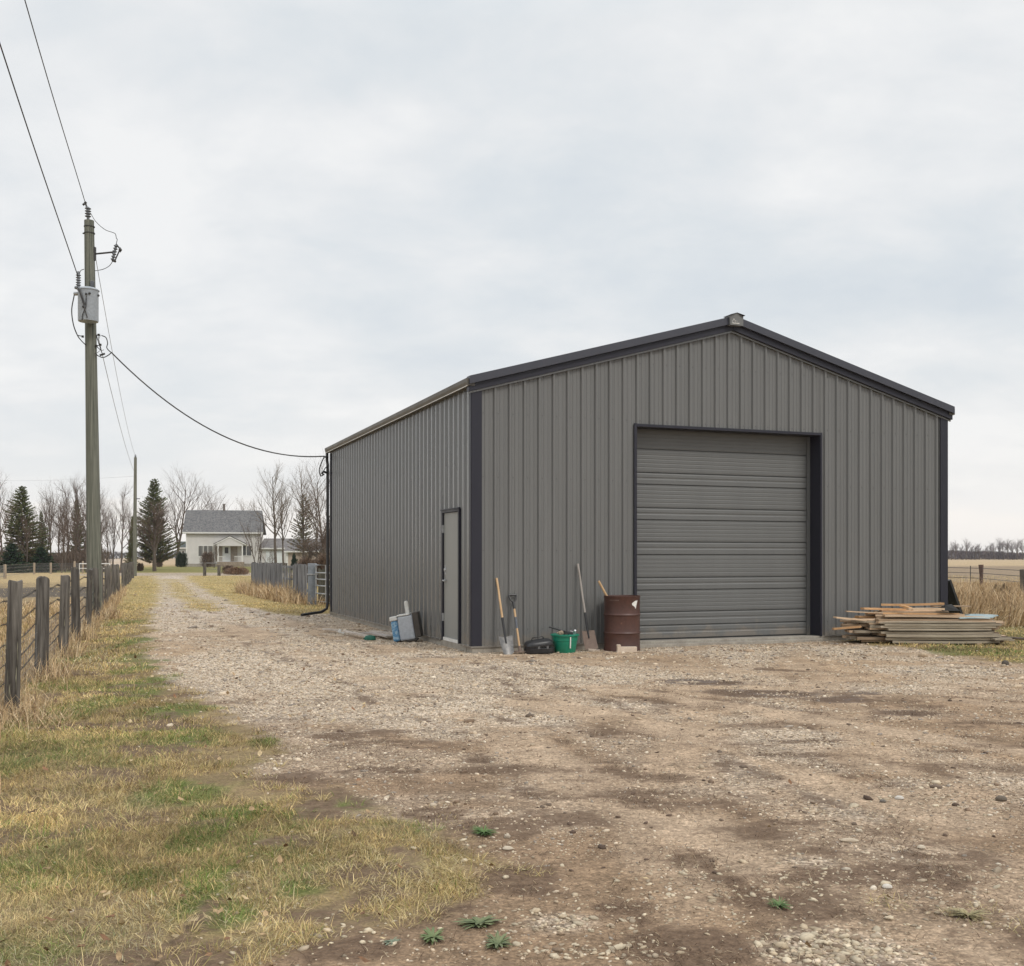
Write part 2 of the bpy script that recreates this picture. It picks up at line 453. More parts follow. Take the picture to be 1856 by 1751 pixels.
tanc = np.array((.43,.315,.213)); gravc = np.array((.60,.52,.43)); soilc = np.array((.15,.102,.07))
yc = mixc(np.broadcast_to(tanc, (len(x), 3)), gravc, gr)
streak = sstep(.52, .75, fbm(x * .35 + y * .12, y * 1.6 - x * .35, .5, 4, 91)) * .45
yc = mixc(yc, (.26,.19,.13), streak * (1 - gr * .7))
yc = mixc(yc, (.245,.167,.106), mk['brown'] * .7 * (1 - gr * .6))
yc = mixc(yc, (.47,.36,.26), mk['T'] * .8)
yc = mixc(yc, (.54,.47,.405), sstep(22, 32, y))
yc = mixc(yc, soilc * 1.3, so * .25)
oil = patches(x, y, [q for q in SOIL if 1230 < q[1] < 1295], n1)
yc = mixc(yc, (.15,.125,.115), oil * sstep(.36, .52, fbm(x, y * 1.5, .3, 3, 170)) * .9)
straw = mixc(np.broadcast_to(np.array((.31,.235,.115)), (len(x), 3)), (.20,.145,.085), n1)
gc = mixc(straw, (.11,.15,.035), gn * .8)
gc = mixc(gc, (.20,.145,.095), mk['bare'] * .8)
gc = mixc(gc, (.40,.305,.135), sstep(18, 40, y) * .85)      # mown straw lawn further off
stripe = .5 + .5 * np.sin((x * .94 + y * .34) * 2.6)
gc = mixc(gc, (.27,.215,.09), sstep(25, 45, y) * stripe * .5 * sstep(.35, .6, n2))
# pasture beyond the wire fence and the open fields
lf = mk['left']
pas = mixc(np.broadcast_to(np.array((.36,.27,.15)), (len(x), 3)), (.24,.18,.105), n2)
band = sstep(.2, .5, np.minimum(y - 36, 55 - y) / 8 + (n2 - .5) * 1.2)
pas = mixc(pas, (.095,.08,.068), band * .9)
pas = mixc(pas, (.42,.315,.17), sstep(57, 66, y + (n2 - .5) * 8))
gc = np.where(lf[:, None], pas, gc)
lawn2 = sstep(98, 101, y) * sstep(175, 170, y) * (x > -52) * (x < 0)
gc = mixc(gc, (.185,.175,.06), lawn2 * .9)
far = sstep(150, 215, y)
fieldc = mixc(np.broadcast_to(np.array((.47,.345,.215)), (len(x), 3)), (.40,.30,.19), fbm(x * .08, y * .5, 9, 3, 33))
gc = mixc(gc, fieldc, far)
# pale stubble field seen between the trunks on the left
pale = sstep(150, 190, y) * sstep(-.375, -.378, x / np.maximum(y, 1)) * sstep(-.40, -.395, x / np.maximum(y, 1))
gc = mixc(gc, (.60,.54,.50), pale)
# right side pasture
rt = sstep(8.5, 9.5, x - (y - 19) * .1) * sstep(17.2, 18.5, y)
rc = mixc(np.broadcast_to(np.array((.34,.25,.15)), (len(x), 3)), (.24,.17,.10), n2)
rc = mixc(rc, (.27,.205,.14), sstep(55, 75, y) * .8)
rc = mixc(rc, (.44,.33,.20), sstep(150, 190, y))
rc = mixc(rc, (.12,.135,.045), sstep(25, 21.5, y + (n1 - .5) * 3) * .75)
gc = np.where((rt > .5)[:, None], rc, gc)
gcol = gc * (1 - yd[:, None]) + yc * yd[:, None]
roadc = np.array((.42,.36,.29))
gcol = mixc(gcol, roadc, mk['road'])
H = height(x, y)
me = bpy.data.meshes.new('ground')
nx, ny = len(gx), len(gy)
me.vertices.add(nx * ny); me.vertices.foreach_set('co', np.stack([x, y, H], 1).astype(np.float32).ravel())
ii = (np.arange(ny - 1)[:, None] * nx + np.arange(nx - 1)[None]).ravel()
q = np.stack([ii, ii + 1, ii + 1 + nx, ii + nx], 1).astype(np.int32)
me.loops.add(q.size); me.loops.foreach_set('vertex_index', q.ravel())
me.polygons.add(len(q)); me.polygons.foreach_set('loop_start', np.arange(0, q.size, 4, dtype=np.int32))
me.polygons.foreach_set('loop_total', np.full(len(q), 4, np.int32)); me.polygons.foreach_set('use_smooth', np.full(len(q), True))
a = me.attributes.new('tint', 'FLOAT_COLOR', 'POINT')
cc = np.ones((len(x), 4), np.float32); cc[:, :3] = gcol; a.data.foreach_set('color', cc.ravel())
a = me.attributes.new('rocky', 'FLOAT', 'POINT'); a.data.foreach_set('value', (yd * (.35 + .6 * gr) * (1 - so * .5)).astype(np.float32))
a = me.attributes.new('soil', 'FLOAT', 'POINT'); a.data.foreach_set('value', (yd * so + (1 - yd) * (.3 + .45 * mk['bare']) * (y < 20)).astype(np.float32))
me.materials.append(ground_mat()); me.update()
props(link(bpy.data.objects.new('ground', me)), 'gravel yard, driveway, grass verge and open fields', None, None, 'structure')

# ------------------------------------------------------------------ scattered ground cover
W = 9.32; SHED_A = Vector((-.61, 16.5, 0)); SHED_R = math.radians(20.9)
cS, sS = math.cos(SHED_R), math.sin(SHED_R)
def FW(t, out, z=0): return Vector((SHED_A.x + t * cS + out * sS, SHED_A.y + t * sS - out * cS, z))     # in front of the gable wall
def SW(s, out, z=0): return Vector((SHED_A.x - s * sS - out * cS, SHED_A.y + s * cS - out * sS, z))     # beside the long wall
def FP(px, out, z=0):
    k = (px - CX) / F; t = (k * (SHED_A.y - cS * out) - SHED_A.x - sS * out) / (cS - sS * k); return FW(t, out, z)
def in_shed(x, y, pad=.05):
    dx, dy = x - SHED_A.x, y - SHED_A.y
    t = dx * cS + dy * sS; s = -dx * sS + dy * cS
    return (t > -pad) & (t < W + pad) & (s > -pad) & (s < 11.2 + pad)

def sample(y0, y1, dens, xl=None, xr=None, pad=.6):
    """uniform points in the view wedge (with a margin) between two depths"""
    a0 = (xl if xl is not None else -.50); a1 = (xr if xr is not None else .50)
    w = (a1 - a0) * y1 + 2 * pad
    n = int(w * (y1 - y0) * dens)
    yy = rng.uniform(y0, y1, n); xx = rng.uniform(a0 * y1 - pad, a1 * y1 + pad, n)
    k = (xx > a0 * yy - pad) & (xx < a1 * yy + pad)
    return xx[k], yy[k]

def blades(x, y, L, wd, lean, col, az=None, curl=.5, z=None):
    n = len(x)
    if az is None: az = rng.uniform(0, 2 * PI, n)
    dx, dy = np.cos(az), np.sin(az)
    ph = rng.uniform(0, 2 * PI, n); px, py = np.cos(ph) * wd / 2, np.sin(ph) * wd / 2
    z0 = height(x, y) - .004 if z is None else z
    l2 = lean * (1 + curl)
    p0 = np.stack([x, y, z0], 1)
    p1 = p0 + np.stack([dx * np.sin(lean), dy * np.sin(lean), np.cos(lean)], 1) * (L * .5)[:, None]
    l2 = np.clip(l2, 0, 1.62)
    p2 = p1 + np.stack([dx * np.sin(l2), dy * np.sin(l2), np.cos(l2)], 1) * (L * .5)[:, None]
    w = np.stack([px, py, np.zeros(n)], 1)
    V = np.stack([p0 - w, p0 + w, p1 - w * .8, p1 + w * .8, p2], 1)
    return V, col
BT = [(0,1,3),(0,3,2),(2,3,4)]
def pick(n, pal, wts):
    pal = np.array(pal); idx = (rng.random(n)[:, None] > np.cumsum(wts, 1)).sum(1).clip(0, len(pal) - 1)
    return pal[idx] * rng.uniform(.75, 1.25, (n, 1))
PAL = [(.64,.48,.225),(.47,.345,.15),(.27,.265,.085),(.125,.20,.035),(.20,.125,.075),(.53,.47,.30)]
gmat = tint_mat('grass_blades', .75, .25)
GV, GC = [], []
wind = .9
for y0, y1, dens, Lm, wm in [(3.4,6,17000,.048,.0023),(6,9,9500,.05,.0032),(9,14,4200,.052,.0048),(14,22,1300,.055,.009),(22,34,520,.045,.014),(34,60,110,.04,.024),(60,84,22,.04,.04)]:
    xx, yy = sample(y0, y1, dens, xr=.5 if y0 >= 9 else .02 if y0 < 9 else .0)
    k = ~in_shed(xx, yy, .0); xx, yy = xx[k], yy[k]
    m_ = masks(xx, yy)
    edge = np.maximum(sstep(.1, .95, -m_['sd'] / np.where(yy > 16, .45, .9) + (fbm(xx, yy, .3, 3, 220) - .42) * 2.4), m_['strip'] * .8)
    g = (1 - m_['yard']) * edge * (1 - .75 * m_['bare']) * np.where((yy < 7.2) & (xx > -1.35), sstep(.40, .56, fbm(xx, yy, .28, 3, 222)), 1)
    g = g * (1 - .85 * (m_['left'] & (yy > 34)))
    k = rng.random(len(xx)) < g; xx, yy = xx[k], yy[k]; n = len(xx)
    gn_ = m_['green'][k]; lf_ = m_['left'][k]; n1_ = m_['n1'][k]; n2_ = m_['n2'][k]
    cover = fbm(xx, yy, .3, 3, 301)
    farm = sstep(16, 34, yy)
    wts = np.stack([.30 + .25 * farm, .30 + 0 * gn_, .10 + .3 * gn_, .02 + .75 * gn_ ** 2, .16 * (1 - farm), .22 * sstep(.45, .65, n2_)], 1)
    wts[:, 3] *= (1 - .6 * farm) * (.45 + .55 * sstep(-.36, -.28, xx / yy)) ; wts /= wts.sum(1, keepdims=True)
    col = pick(n, PAL, wts)
    col = col * (.96 + (fbm(xx, yy, .9, 3, 330)[:, None] - .5) * 1.2) * (1 + (fbm(xx, yy, .14, 2, 331)[:, None] - .5) * .9) * np.array((1, 1, 1))
    gy_ = sstep(.5, .68, fbm(xx, yy, 1.4, 3, 340))[:, None] * .42 * sstep(9, 5, yy)[:, None] + .0; col = col * (1 - gy_) + np.array((.40,.39,.27)) * gy_ * (.7 + .6 * rng.random((n, 1)))
    L = Lm * rng.uniform(.4, 1.5, n) * (.55 + .9 * cover) * np.where(lf_ & (yy < 30), 2.0, 1.0)
    azm = 5.2 + (fbm(xx, yy, .35, 2, 310) - .5) * 16 + rng.normal(0, 1.3, n)
    v, c_ = blades(xx, yy, L, wm * rng.uniform(.6, 1.4, n), np.abs(rng.normal(1.0, .42, n)), col, azm)
    GV.append(v); GC.append(c_)
grass = mass('grass', np.concatenate(GV), BT, np.concatenate(GC), gmat)
props(grass, 'short straw and green turf of the verge and lawn', 'grass', None, 'stuff')

# tall dry grass: fence foot, behind the yard on the right, plank fence foot, tufts
TV, TC = [], []
def tall(xx, yy, Lm, wm, lean=.35, pal=None, wts=None, az=None):
    n = len(xx)
    if n == 0: return
    pal = pal or [(.60,.44,.26),(.49,.34,.19),(.66,.53,.35),(.30,.22,.12),(.22,.14,.09)]
    wts = wts or [.34,.25,.17,.14,.10]
    col = pick(n, pal, np.tile(np.array(wts) / sum(wts), (n, 1)))
    v, c_ = blades(xx, yy, Lm * rng.uniform(.45, 1.3, n), wm * rng.uniform(.6, 1.3, n), np.abs(rng.normal(lean, .28, n)), col,
                   az if az is not None else None, curl=.9)
    TV.append(v); TC.append(c_)
def clump(cx, cy, r, n, L, w, lean=.5, **kw):
    a = rng.uniform(0, 2 * PI, n); rr = r * np.sqrt(rng.random(n))
    tall(cx + rr * np.cos(a), cy + rr * np.sin(a), L, w, lean, **kw)
POSTY = [9.97,13.2,15.9,18.9,21.9,25.0,28.3,31.2,34.2,37.4,40.6,44,47.4,50.8,54.4,58,61.8,65.6,69.6,73.6,77.6]
fx = lambda yy: FENCE_A + FENCE_K * yy
for yy in POSTY[:11]:
    clump(fx(yy) + .05, yy - .05, .30, 220 if yy < 20 else 140, .27 if yy < 12 else .34, .006 + yy * .00022)
n = 7000; yy = 6 + 44 * rng.random(n) ** 1.3
tall(fx(yy) + rng.normal(-.25, .22, n), yy, .2 + .1 * rng.random(n), .005 + yy * .0003)
clump(-4.55, 9.4, .6, 900, .26, .005, .8); clump(-5.0, 10.3, .5, 500, .3, .005, .6)
clump(-4.2, 8.5, .45, 500, .16, .004, .9, pal=[(.22,.24,.07),(.34,.32,.12),(.5,.42,.24)], wts=[.4,.35,.25])
clump(-10.2, 25.6, .7, 700, .42, .012, .5)
n = 9000; yy = rng.uniform(8, 34, n)      # rough pasture just beyond the wire
tall(fx(yy) - rng.exponential(1.6, n) - .3, yy, .24, .004 + yy * .0005, .5)
n = 30000; yy = 21 + 40 * rng.random(n) ** 1.35; xx = rng.uniform(.37, .60, n) * yy
k = (xx > 8.2 + (yy - 19) * .02) & (yy > 22.5 + (fbm(xx, yy, 1.5, 3, 77) - .5) * 2); xx, yy = xx[k], yy[k]
tall(xx, yy, (.16 + .50 * fbm(xx, yy, 2.2, 3, 78)) * sstep(60, 36, yy) + .12, .010 + yy * .00035, .45, az=5.6 + rng.normal(0, .8, len(xx)))
for cx, cy in [(14.2,27.5),(12.6,25.6),(13.2,31),(15.8,30)]: clump(cx, cy, 1.0, 1200, .9, .014, .5)
PF0, PF1 = Vector((ax(456, 45.5), 45.5, 0)), Vector((ax(560, 34.0), 34.0, 0))
for i in range(70):
    p = PF0.lerp(PF1, R.random()); clump(p.x - .25, p.y - .45, .45, 55, .42 if i % 3 else .6, .02, .35)
clump(PF1.x + .5, PF1.y - .6, .8, 300, .4, .018, .4)
# dry tufts and dead mats on the bare ground
DM = [(.15,.095,.06),(.10,.065,.045),(.25,.17,.105),(.52,.42,.28)]
for y0, y1, dens, Lm, wm in [(3.4,6,5200,.06,.0026),(6,9,3000,.06,.0034),(9,14,1100,.065,.005),(14,24,160,.06,.008)]:
    xx, yy = sample(y0, y1, dens); k = ~in_shed(xx, yy, .1); xx, yy = xx[k], yy[k]
    m_ = masks(xx, yy); g = m_['yard'] * (.07 + 1.3 * m_['soil'] * sstep(.40, .62, fbm(xx, yy, .25, 3, 402)))
    k = rng.random(len(xx)) < g; xx, yy = xx[k], yy[k]
    tall(xx, yy, Lm, wm, 1.2, DM, [.4,.25,.25,.1])
for px, py, n, L in [(620,1560,500,.09),(700,1600,500,.10),(780,1570,450,.10),(560,1600,400,.09),(820,1600,400,.1),(650,1520,300,.08),
                     (540,1550,300,.08),(760,1630,300,.09),(600,1650,300,.09),(1760,1665,160,.09),(700,1500,250,.07),(480,1640,250,.08),(820,1480,120,.05)]:
    cx, cy = gp(px, py)
    for j in range(6):
        clump(cx + rng.normal(0, .16), cy + rng.normal(0, .2), .09, n // 6, L * .85, .0026, 1.05, pal=[(.56,.45,.22),(.46,.35,.15),(.62,.52,.32),(.26,.25,.09)], wts=[.35,.3,.2,.15])
rt0 = np.random.default_rng(88)
for k in range(520):
    yy = 3.7 + 10 * rt0.random() ** 1.2; xx = rt0.uniform(-.5, .02) * yy
    mm_ = masks(np.array([xx]), np.array([yy])); 
    if mm_['yard'][0] > .75 or (xx < fx(yy) - .1): continue
    n = rt0.integers(14, 46); rr_ = rt0.uniform(.02, .07); a_ = rng.uniform(0, 2*PI, n); q_ = rr_ * np.sqrt(rng.random(n))
    gpal = mm_['green'][0] > .35
    tall(xx + q_*np.cos(a_), yy + q_*np.sin(a_), rt0.uniform(.05, .12), .0018 + yy*.00018, .8, [(.14,.21,.04),(.24,.27,.08),(.5,.42,.2)] if gpal else [(.66,.52,.27),(.52,.40,.19),(.30,.28,.09)], [.4,.35,.25] if gpal else [.45,.35,.2], az=a_ + rng.normal(0,.4,n))
o = mass('dry_grass', np.concatenate(TV), BT, np.concatenate(TC), gmat)
props(o, 'long dry grass along the fences and dead mats on the yard', 'dry grass', None, 'stuff')

# pebbles
t_ = (1 + 5 ** .5) / 2
ICO = np.array([(-1,t_,0),(1,t_,0),(-1,-t_,0),(1,-t_,0),(0,-1,t_),(0,1,t_),(0,-1,-t_),(0,1,-t_),(t_,0,-1),(t_,0,1),(-t_,0,-1),(-t_,0,1)]) / math.sqrt(1 + t_ * t_)
ICF = [(0,11,5),(0,5,1),(0,1,7),(0,7,10),(0,10,11),(1,5,9),(5,11,4),(11,10,2),(10,7,6),(7,1,8),(3,9,4),(3,4,2),(3,2,6),(3,6,8),(3,8,9),(4,9,5),(2,4,11),(6,2,10),(8,6,7),(9,8,1)]
def pebbles(xx, yy, size, col, flat=.55, sink=.38):
    n = len(xx)
    V = ICO[None] * (1 + rng.normal(0, .10, (n, 12, 1)))
    s = np.stack([rng.uniform(.8, 1.5, n), rng.uniform(.6, 1.0, n), rng.uniform(flat * .7, flat * 1.2, n)], 1) * size[:, None]
    V = V * s[:, None, :]
    a_ = rng.uniform(0, 2 * PI, n); ca, sa = np.cos(a_)[:, None], np.sin(a_)[:, None]
    tl = rng.normal(0, .22, n); ct, st = np.cos(tl)[:, None], np.sin(tl)[:, None]
    X_, Z_ = V[:, :, 0] * ct - V[:, :, 2] * st, V[:, :, 0] * st + V[:, :, 2] * ct
    P = np.stack([X_ * ca - V[:, :, 1] * sa, X_ * sa + V[:, :, 1] * ca, Z_], 2)
    P[:, :, 0] += xx[:, None]; P[:, :, 1] += yy[:, None]; P[:, :, 2] += (height(xx, yy) + s[:, 2] * (1 - 2 * sink))[:, None]
    return P, col
SP = [(.56,.46,.345),(.46,.365,.26),(.35,.26,.18),(.31,.265,.22),(.64,.555,.44),(.18,.125,.085)]
SWT = np.array([.30,.27,.17,.12,.09,.05])
PV, PC = [], []
for y0, y1, dens, sz in [(3.4,6,3600,.0045),(6,9,2500,.0055),(9,14,1250,.0075),(14,20,520,.010),(20,32,120,.014),(32,60,22,.018)]:
    xx, yy = sample(y0, y1, dens); k = ~in_shed(xx, yy, .02); xx, yy = xx[k], yy[k]
    m_ = masks(xx, yy); cl = sstep(.42, .66, fbm(xx, yy, .45, 3, 500))
    g = (m_['yard'] * (.10 + .45 * cl + .65 * m_['grav']) + .012) * (1 - .85 * m_['soil']) * (1 - .35 * m_['brown']) * (1 - .7 * m_['T'])
    k = rng.random(len(xx)) < g; xx, yy = xx[k], yy[k]; n = len(xx)
    col = pick(n, SP, np.tile(SWT, (n, 1)))
    s_ = sz * np.exp(rng.normal(0, .5, n))
    v, c_ = pebbles(xx, yy, s_, col); PV.append(v); PC.append(c_)
# larger pale stones nearby in clusters, and darker clods
for px, py, rx, ry, n, s0 in [(1500,1722,110,30,420,.016),(1010,1672,120,22,120,.015),(1430,1600,200,40,120,.014),(1650,1450,150,40,140,.015),
                              (900,1540,160,40,60,.014),(1250,1620,300,50,200,.012),(1700,1620,200,60,160,.015),(620,1700,150,40,60,.012),(1100,1725,150,20,120,.015),(1300,1400,500,60,160,.013),(450,1620,60,90,24,.014)]:
    pxx = rng.normal(px, rx * .6, n); pyy = np.clip(rng.normal(py, ry * .6, n), 1200, 1790)
    yy = EYE * F / (pyy - HOR); xx = (pxx - CX) / F * yy
    col = pick(n, [(.52,.44,.32),(.43,.345,.24),(.34,.275,.20),(.24,.175,.12)], np.tile(np.array([.42,.3,.2,.08]), (n, 1)))
    v, c_ = pebbles(xx, yy, s0 * .66 * np.exp(rng.normal(0, .42, n)), col, .42); PV.append(v); PC.append(c_)
n = 420; yy = rng.uniform(5, 19, n); xx = rng.uniform(-.18, .5, n) * yy
k = ~in_shed(xx, yy, .3); xx, yy = xx[k], yy[k]; m_ = masks(xx, yy); k = m_['yard'] > .5; xx, yy = xx[k], yy[k]; n = len(xx)
v, c_ = pebbles(xx, yy, .013 * np.exp(rng.normal(0, .4, n)), pick(n, [(.11,.075,.055),(.16,.12,.09)], np.tile(np.array([.5,.5]), (n, 1))), .5); PV.append(v); PC.append(c_)
smat = tint_mat('pebble_stone', .85, .25)
o = mass('gravel', np.concatenate(PV), ICF, np.concatenate(PC), smat, True)
props(o, 'loose pale pebbles and gravel strewn over the yard and drive', 'gravel', None, 'stuff')

# fallen leaves and straws
n = 260; yy = 3.6 + 12 * rng.random(n) ** 1.5; xx = rng.uniform(-.5, -.12, n) * yy
n2_ = 25; xx = np.concatenate([xx, rng.uniform(-.2, .45, n2_) * 7]); yy = np.concatenate([yy, rng.uniform(4, 9, n2_)]); n += n2_
S = rng.uniform(.009, .024, n) * (1 + .03 * yy); a_ = rng.uniform(0, 2 * PI, n); tl = rng.uniform(-.6, .9, n)
base = np.array([(-1,0,.12),(-.45,.5,.22),(.35,.55,.1),(1.1,0,.42),(.35,-.55,.05),(-.45,-.5,.28),(0,0,0)])
V = base[None] * S[:, None, None]
X_, Z_ = V[:,:,0]*np.cos(tl)[:,None] - V[:,:,2]*np.sin(tl)[:,None], V[:,:,0]*np.sin(tl)[:,None] + V[:,:,2]*np.cos(tl)[:,None]
P = np.stack([X_*np.cos(a_)[:,None] - V[:,:,1]*np.sin(a_)[:,None] + xx[:,None], X_*np.sin(a_)[:,None] + V[:,:,1]*np.cos(a_)[:,None] + yy[:,None], Z_ + (height(xx,yy)+.022+S*.3)[:,None]], 2)
col = pick(n, [(.36,.25,.14),(.22,.12,.065),(.44,.34,.2),(.13,.08,.045)], np.tile(np.array([.4,.2,.25,.15]), (n,1)))
o = mass('fallen_leaves', P, [(0,1,6),(1,2,6),(2,3,6),(3,4,6),(4,5,6),(5,0,6)], col, gmat)
props(o, 'small curled brown leaves lying in the grass', 'leaves', None, 'stuff')

# ------------------------------------------------------------------ green rosette weeds (countable)
def weed(px, py, r, label, n=26, c1=(.075,.105,.04), c2=(.17,.19,.085), up=.5, grassy=False):
    wx, wy = gp(px, py); z = float(height(np.array([wx]), np.array([wy]))[0])
    m = MB(); rr = random.Random(px)
    for i in range(n * 3):
        a_ = rr.uniform(0, 2*PI); L = r * .85 * rr.uniform(.3, 1.15) * (1 + .3 * math.sin(a_ * 2 + px)); w = r * .8 * (.035 if grassy else .085) * rr.uniform(.7, 1.3)
        el = rr.uniform(.15, .9) * (1.2 if grassy else 1)
        d = Vector((math.cos(a_), math.sin(a_), 0)); s_ = Vector((-d.y, d.x, 0))
        pts = []; K = 4
        for k in range(K + 1):
            u = k / K; rad = L * u * math.cos(el * (1 - u * .5)); h = L * (math.sin(el) * u - .5 * u * u * math.sin(el)) + .006
            ww = w * (math.sin(PI * min(u * .93 + .08, 1)) ** .7) * (1 + (.35 if (k % 2 and not grassy) else 0))
            h *= .65; pts += [d * rad + s_ * ww + Vector((0,0,h + ww * .3)), d * rad + Vector((0,0,h)), d * rad - s_ * ww + Vector((0,0,h + ww * .3))]
        fs = []
        for k in range(K):
            b = k * 3; fs += [(b, b+1, b+4, b+3), (b+1, b+2, b+5, b+4)]
        m.add(pts, fs)
    o = m.build('weed', M('weed_leaf' + str(c1), c1, c2, .55, 30), loc=(wx, wy, z))
    props(o, label, 'weed', 'green weeds in the bare soil')
weed(868, 1676, .10, 'largest green rosette weed in the bare soil at front', 26)
weed(784, 1702, .085, 'green rosette weed with a dry leaf, left of the other two rosettes', 22, (.09,.13,.04), (.16,.2,.08))
weed(903, 1716, .085, 'nearest bushy green weed of the front trio of rosettes', 28)
weed(1412, 1644, .08, 'small bright green weed alone in the gravel on the right', 34, (.07,.14,.035), (.12,.20,.06), .5, True)
weed(877, 1516, .10, 'round tuft of vivid green grass on brown soil', 60, (.06,.12,.025), (.10,.175,.04), .5, True)
weed(710, 1710, .05, 'tiny pale green seedling weed near the bottom edge', 12, (.14,.18,.12), (.2,.24,.16))
weed(1755, 1662, .10, 'straw coloured tuft of grass alone in gravel at far right', 50, (.22,.19,.09), (.36,.3,.15), .5, True)

# single larger stones
def stone(px, py, s, label, col=(.55,.47,.36)):
    wx, wy = gp(px, py); z = float(height(np.array([wx]), np.array([wy]))[0])
    m = MB(); m.lathe([(0,-1),(.5,-.86),(.86,-.5),(1,0),(.86,.5),(.5,.86),(0,1)], 14)
    rr = random.Random(px + py)
    m.v = [(a*s[0]*(1+rr.uniform(-.07,.07)), b*s[1]*(1+rr.uniform(-.07,.07)), c*s[2]) for a, b, c in m.v]
    o = m.build('stone', M('stone' + str(col), col, tuple(q_*.8 for q_ in col), .85, 25, bmp=.4), smooth=True, loc=(wx, wy, z + s[2]*.5))
    o.rotation_euler = (0, 0, rr.uniform(-.3, 0)); props(o, label, 'stone', 'larger stones in the yard')
stone(1540, 1526, (.047,.018,.014), 'long pale finger-shaped stone lying on smooth tan dirt', (.52,.43,.32))
stone(1558, 1506, (.018,.014,.011), 'small pale stone just behind the finger-shaped stone')
stone(1670, 1538, (.022,.018,.013), 'rounded cream stone right of the finger-shaped stone')
stone(1630, 1446, (.028,.02,.016), 'pale angular stone in the light gravel on the right', (.6,.56,.5))
stone(1600, 1451, (.02,.016,.013), 'dark grey stone beside the pale angular stone', (.16,.14,.12))
stone(920, 1541, (.028,.02,.012), 'flat cream stone below the tuft of vivid green grass')
stone(1608, 1610, (.024,.018,.013), 'white stone at the edge of the dark soil patch', (.62,.57,.5))
stone(1822, 1205, (.05,.04,.05), 'dark upright stone at the grass edge on far right', (.09,.075,.06))
stone(1815, 1450, (.035,.03,.022), 'brown clod of earth in gravel at the right edge', (.15,.12,.09))

# ------------------------------------------------------------------ the shed
exec_shed = True
shed = thing('metal_shed', 'large grey ribbed steel shed with charcoal trim and a closed overhead door', 'shed', SHED_A, SHED_R)
DEP = 11.2
def zr(u): return 4.30 + 1.28 * (1 - abs(u - W / 2) / (W / 2))     # top of the roof edge above the gable
Z0 = .10
def rib_profile(L, pitch=.25, start=.05):
    pts = [(0, 0)]; u = start
    while u < L - .01:
        for du, o in [(-.040,0),(-.022,.034),(.008,.034),(.030,0),(.070,0),(.079,.007),(.092,.007),(.101,0),(.141,0),(.150,.007),(.163,.007),(.172,0)]:
            if 0 < u + du < L: pts.append((u + du, o))
        u += pitch
    pts.append((L, 0)); return pts
def ribbed(name, fn, L, ztop, opening=None, parent=shed, mat=panel, screws=(), start=.05):
    m = MB(); pr = rib_profile(L, start=start)
    if opening:
        for e in opening[:2]:
            o_ = np.interp(e, [p[0] for p in pr], [p[1] for p in pr]); pr.append((e, float(o_)))
        pr = sorted(set(pr))
    for (a, oa), (b, ob) in zip(pr[:-1], pr[1:]):
        if b - a < 1e-5: continue
        mid = (a + b) / 2
        spans = [(Z0, 1)]
        zb = Z0
        if opening and opening[0] < mid < opening[1]: zb = opening[2]
        ta, tb = ztop(a), ztop(b)
        m.add([fn(a, oa, zb), fn(b, ob, zb), fn(b, ob, tb), fn(a, oa, ta)], [(0, 1, 2, 3)])
    m.mi = 1
    u = start
    while u < L - .05:
        for zz in screws:
            for du in (.05,):
                if zz < ztop(u) - .2 and not (opening and opening[0] - .1 < u + du < opening[1] + .1 and zz < opening[2]):
                    c = Vector(fn(u + du, .004, zz)); n_ = (Vector(fn(u, 1, zz)) - Vector(fn(u, 0, zz))).normalized()
                    m.box(c, (.010, .010, .010))
        u += .25
    return m.build(name, [mat, steel_d], parent)
steel_d = M('screw_heads', (.06,.06,.06), (.10,.10,.095), .5, 20)
OD = (2.84, 6.50, 3.66)
ED = (.606, 1.504, 2.25)
ribbed('front_wall', lambda u, o, z: (u, -o, z), W, lambda u: zr(u) - .10, OD, mat=panel_front, screws=(.35, 1.6, 2.75, 3.75, 4.7), start=.12)
ribbed('side_wall', lambda u, o, z: (-o, u, z), DEP, lambda u: 4.16, ED, screws=(.35, 1.5, 2.6, 3.6), start=.14)
ribbed('side_wall', lambda u, o, z: (W + o, u, z), DEP, lambda u: 4.16, None)
ribbed('rear_wall', lambda u, o, z: (u, DEP + o, z), W, lambda u: zr(u) - .10, None)
m = MB(); m.b2(-.035, W + .03, -.035, OD[0], -.15, .098) if False else None
for bx in [(-.02, OD[0], -.03, .25), (OD[0], OD[1], -.02, .45), (OD[1], W + .02, -.03, .25), (-.03, .25, .25, DEP + .02), (W - .25, W + .03, .25, DEP + .02), (.25, W - .25, DEP - .25, DEP + .02)]:
    m.b2(*bx, -.2, .098 if bx[0] != OD[0] else .092)
m.build('foundation', conc, shed, bevel=.006)
# roof
m = MB()
for sgn in (0, 1):
    u0, u1 = (-.06, W/2) if sgn == 0 else (W/2, W + .06)
    def zz(u): return zr(min(max(u, 0), W)) - (.06 * 1.28 / (W/2) if u < 0 or u > W else 0)
    k = u0
    for y0, y1 in [(-.08, DEP + .1)]:
        m.add([(u0,y0,zz(u0)+.004),(u1,y0,zz(u1)+.004),(u1,y1,zz(u1)+.004),(u0,y1,zz(u0)+.004),
               (u0,y0,zz(u0)-.03),(u1,y0,zz(u1)-.03),(u1,y1,zz(u1)-.03),(u0,y1,zz(u0)-.03)],
              [(0,1,2,3),(7,6,5,4),(0,4,5,1),(3,2,6,7),(0,3,7,4),(1,5,6,2)])
m.build('roof', trim_l, shed)
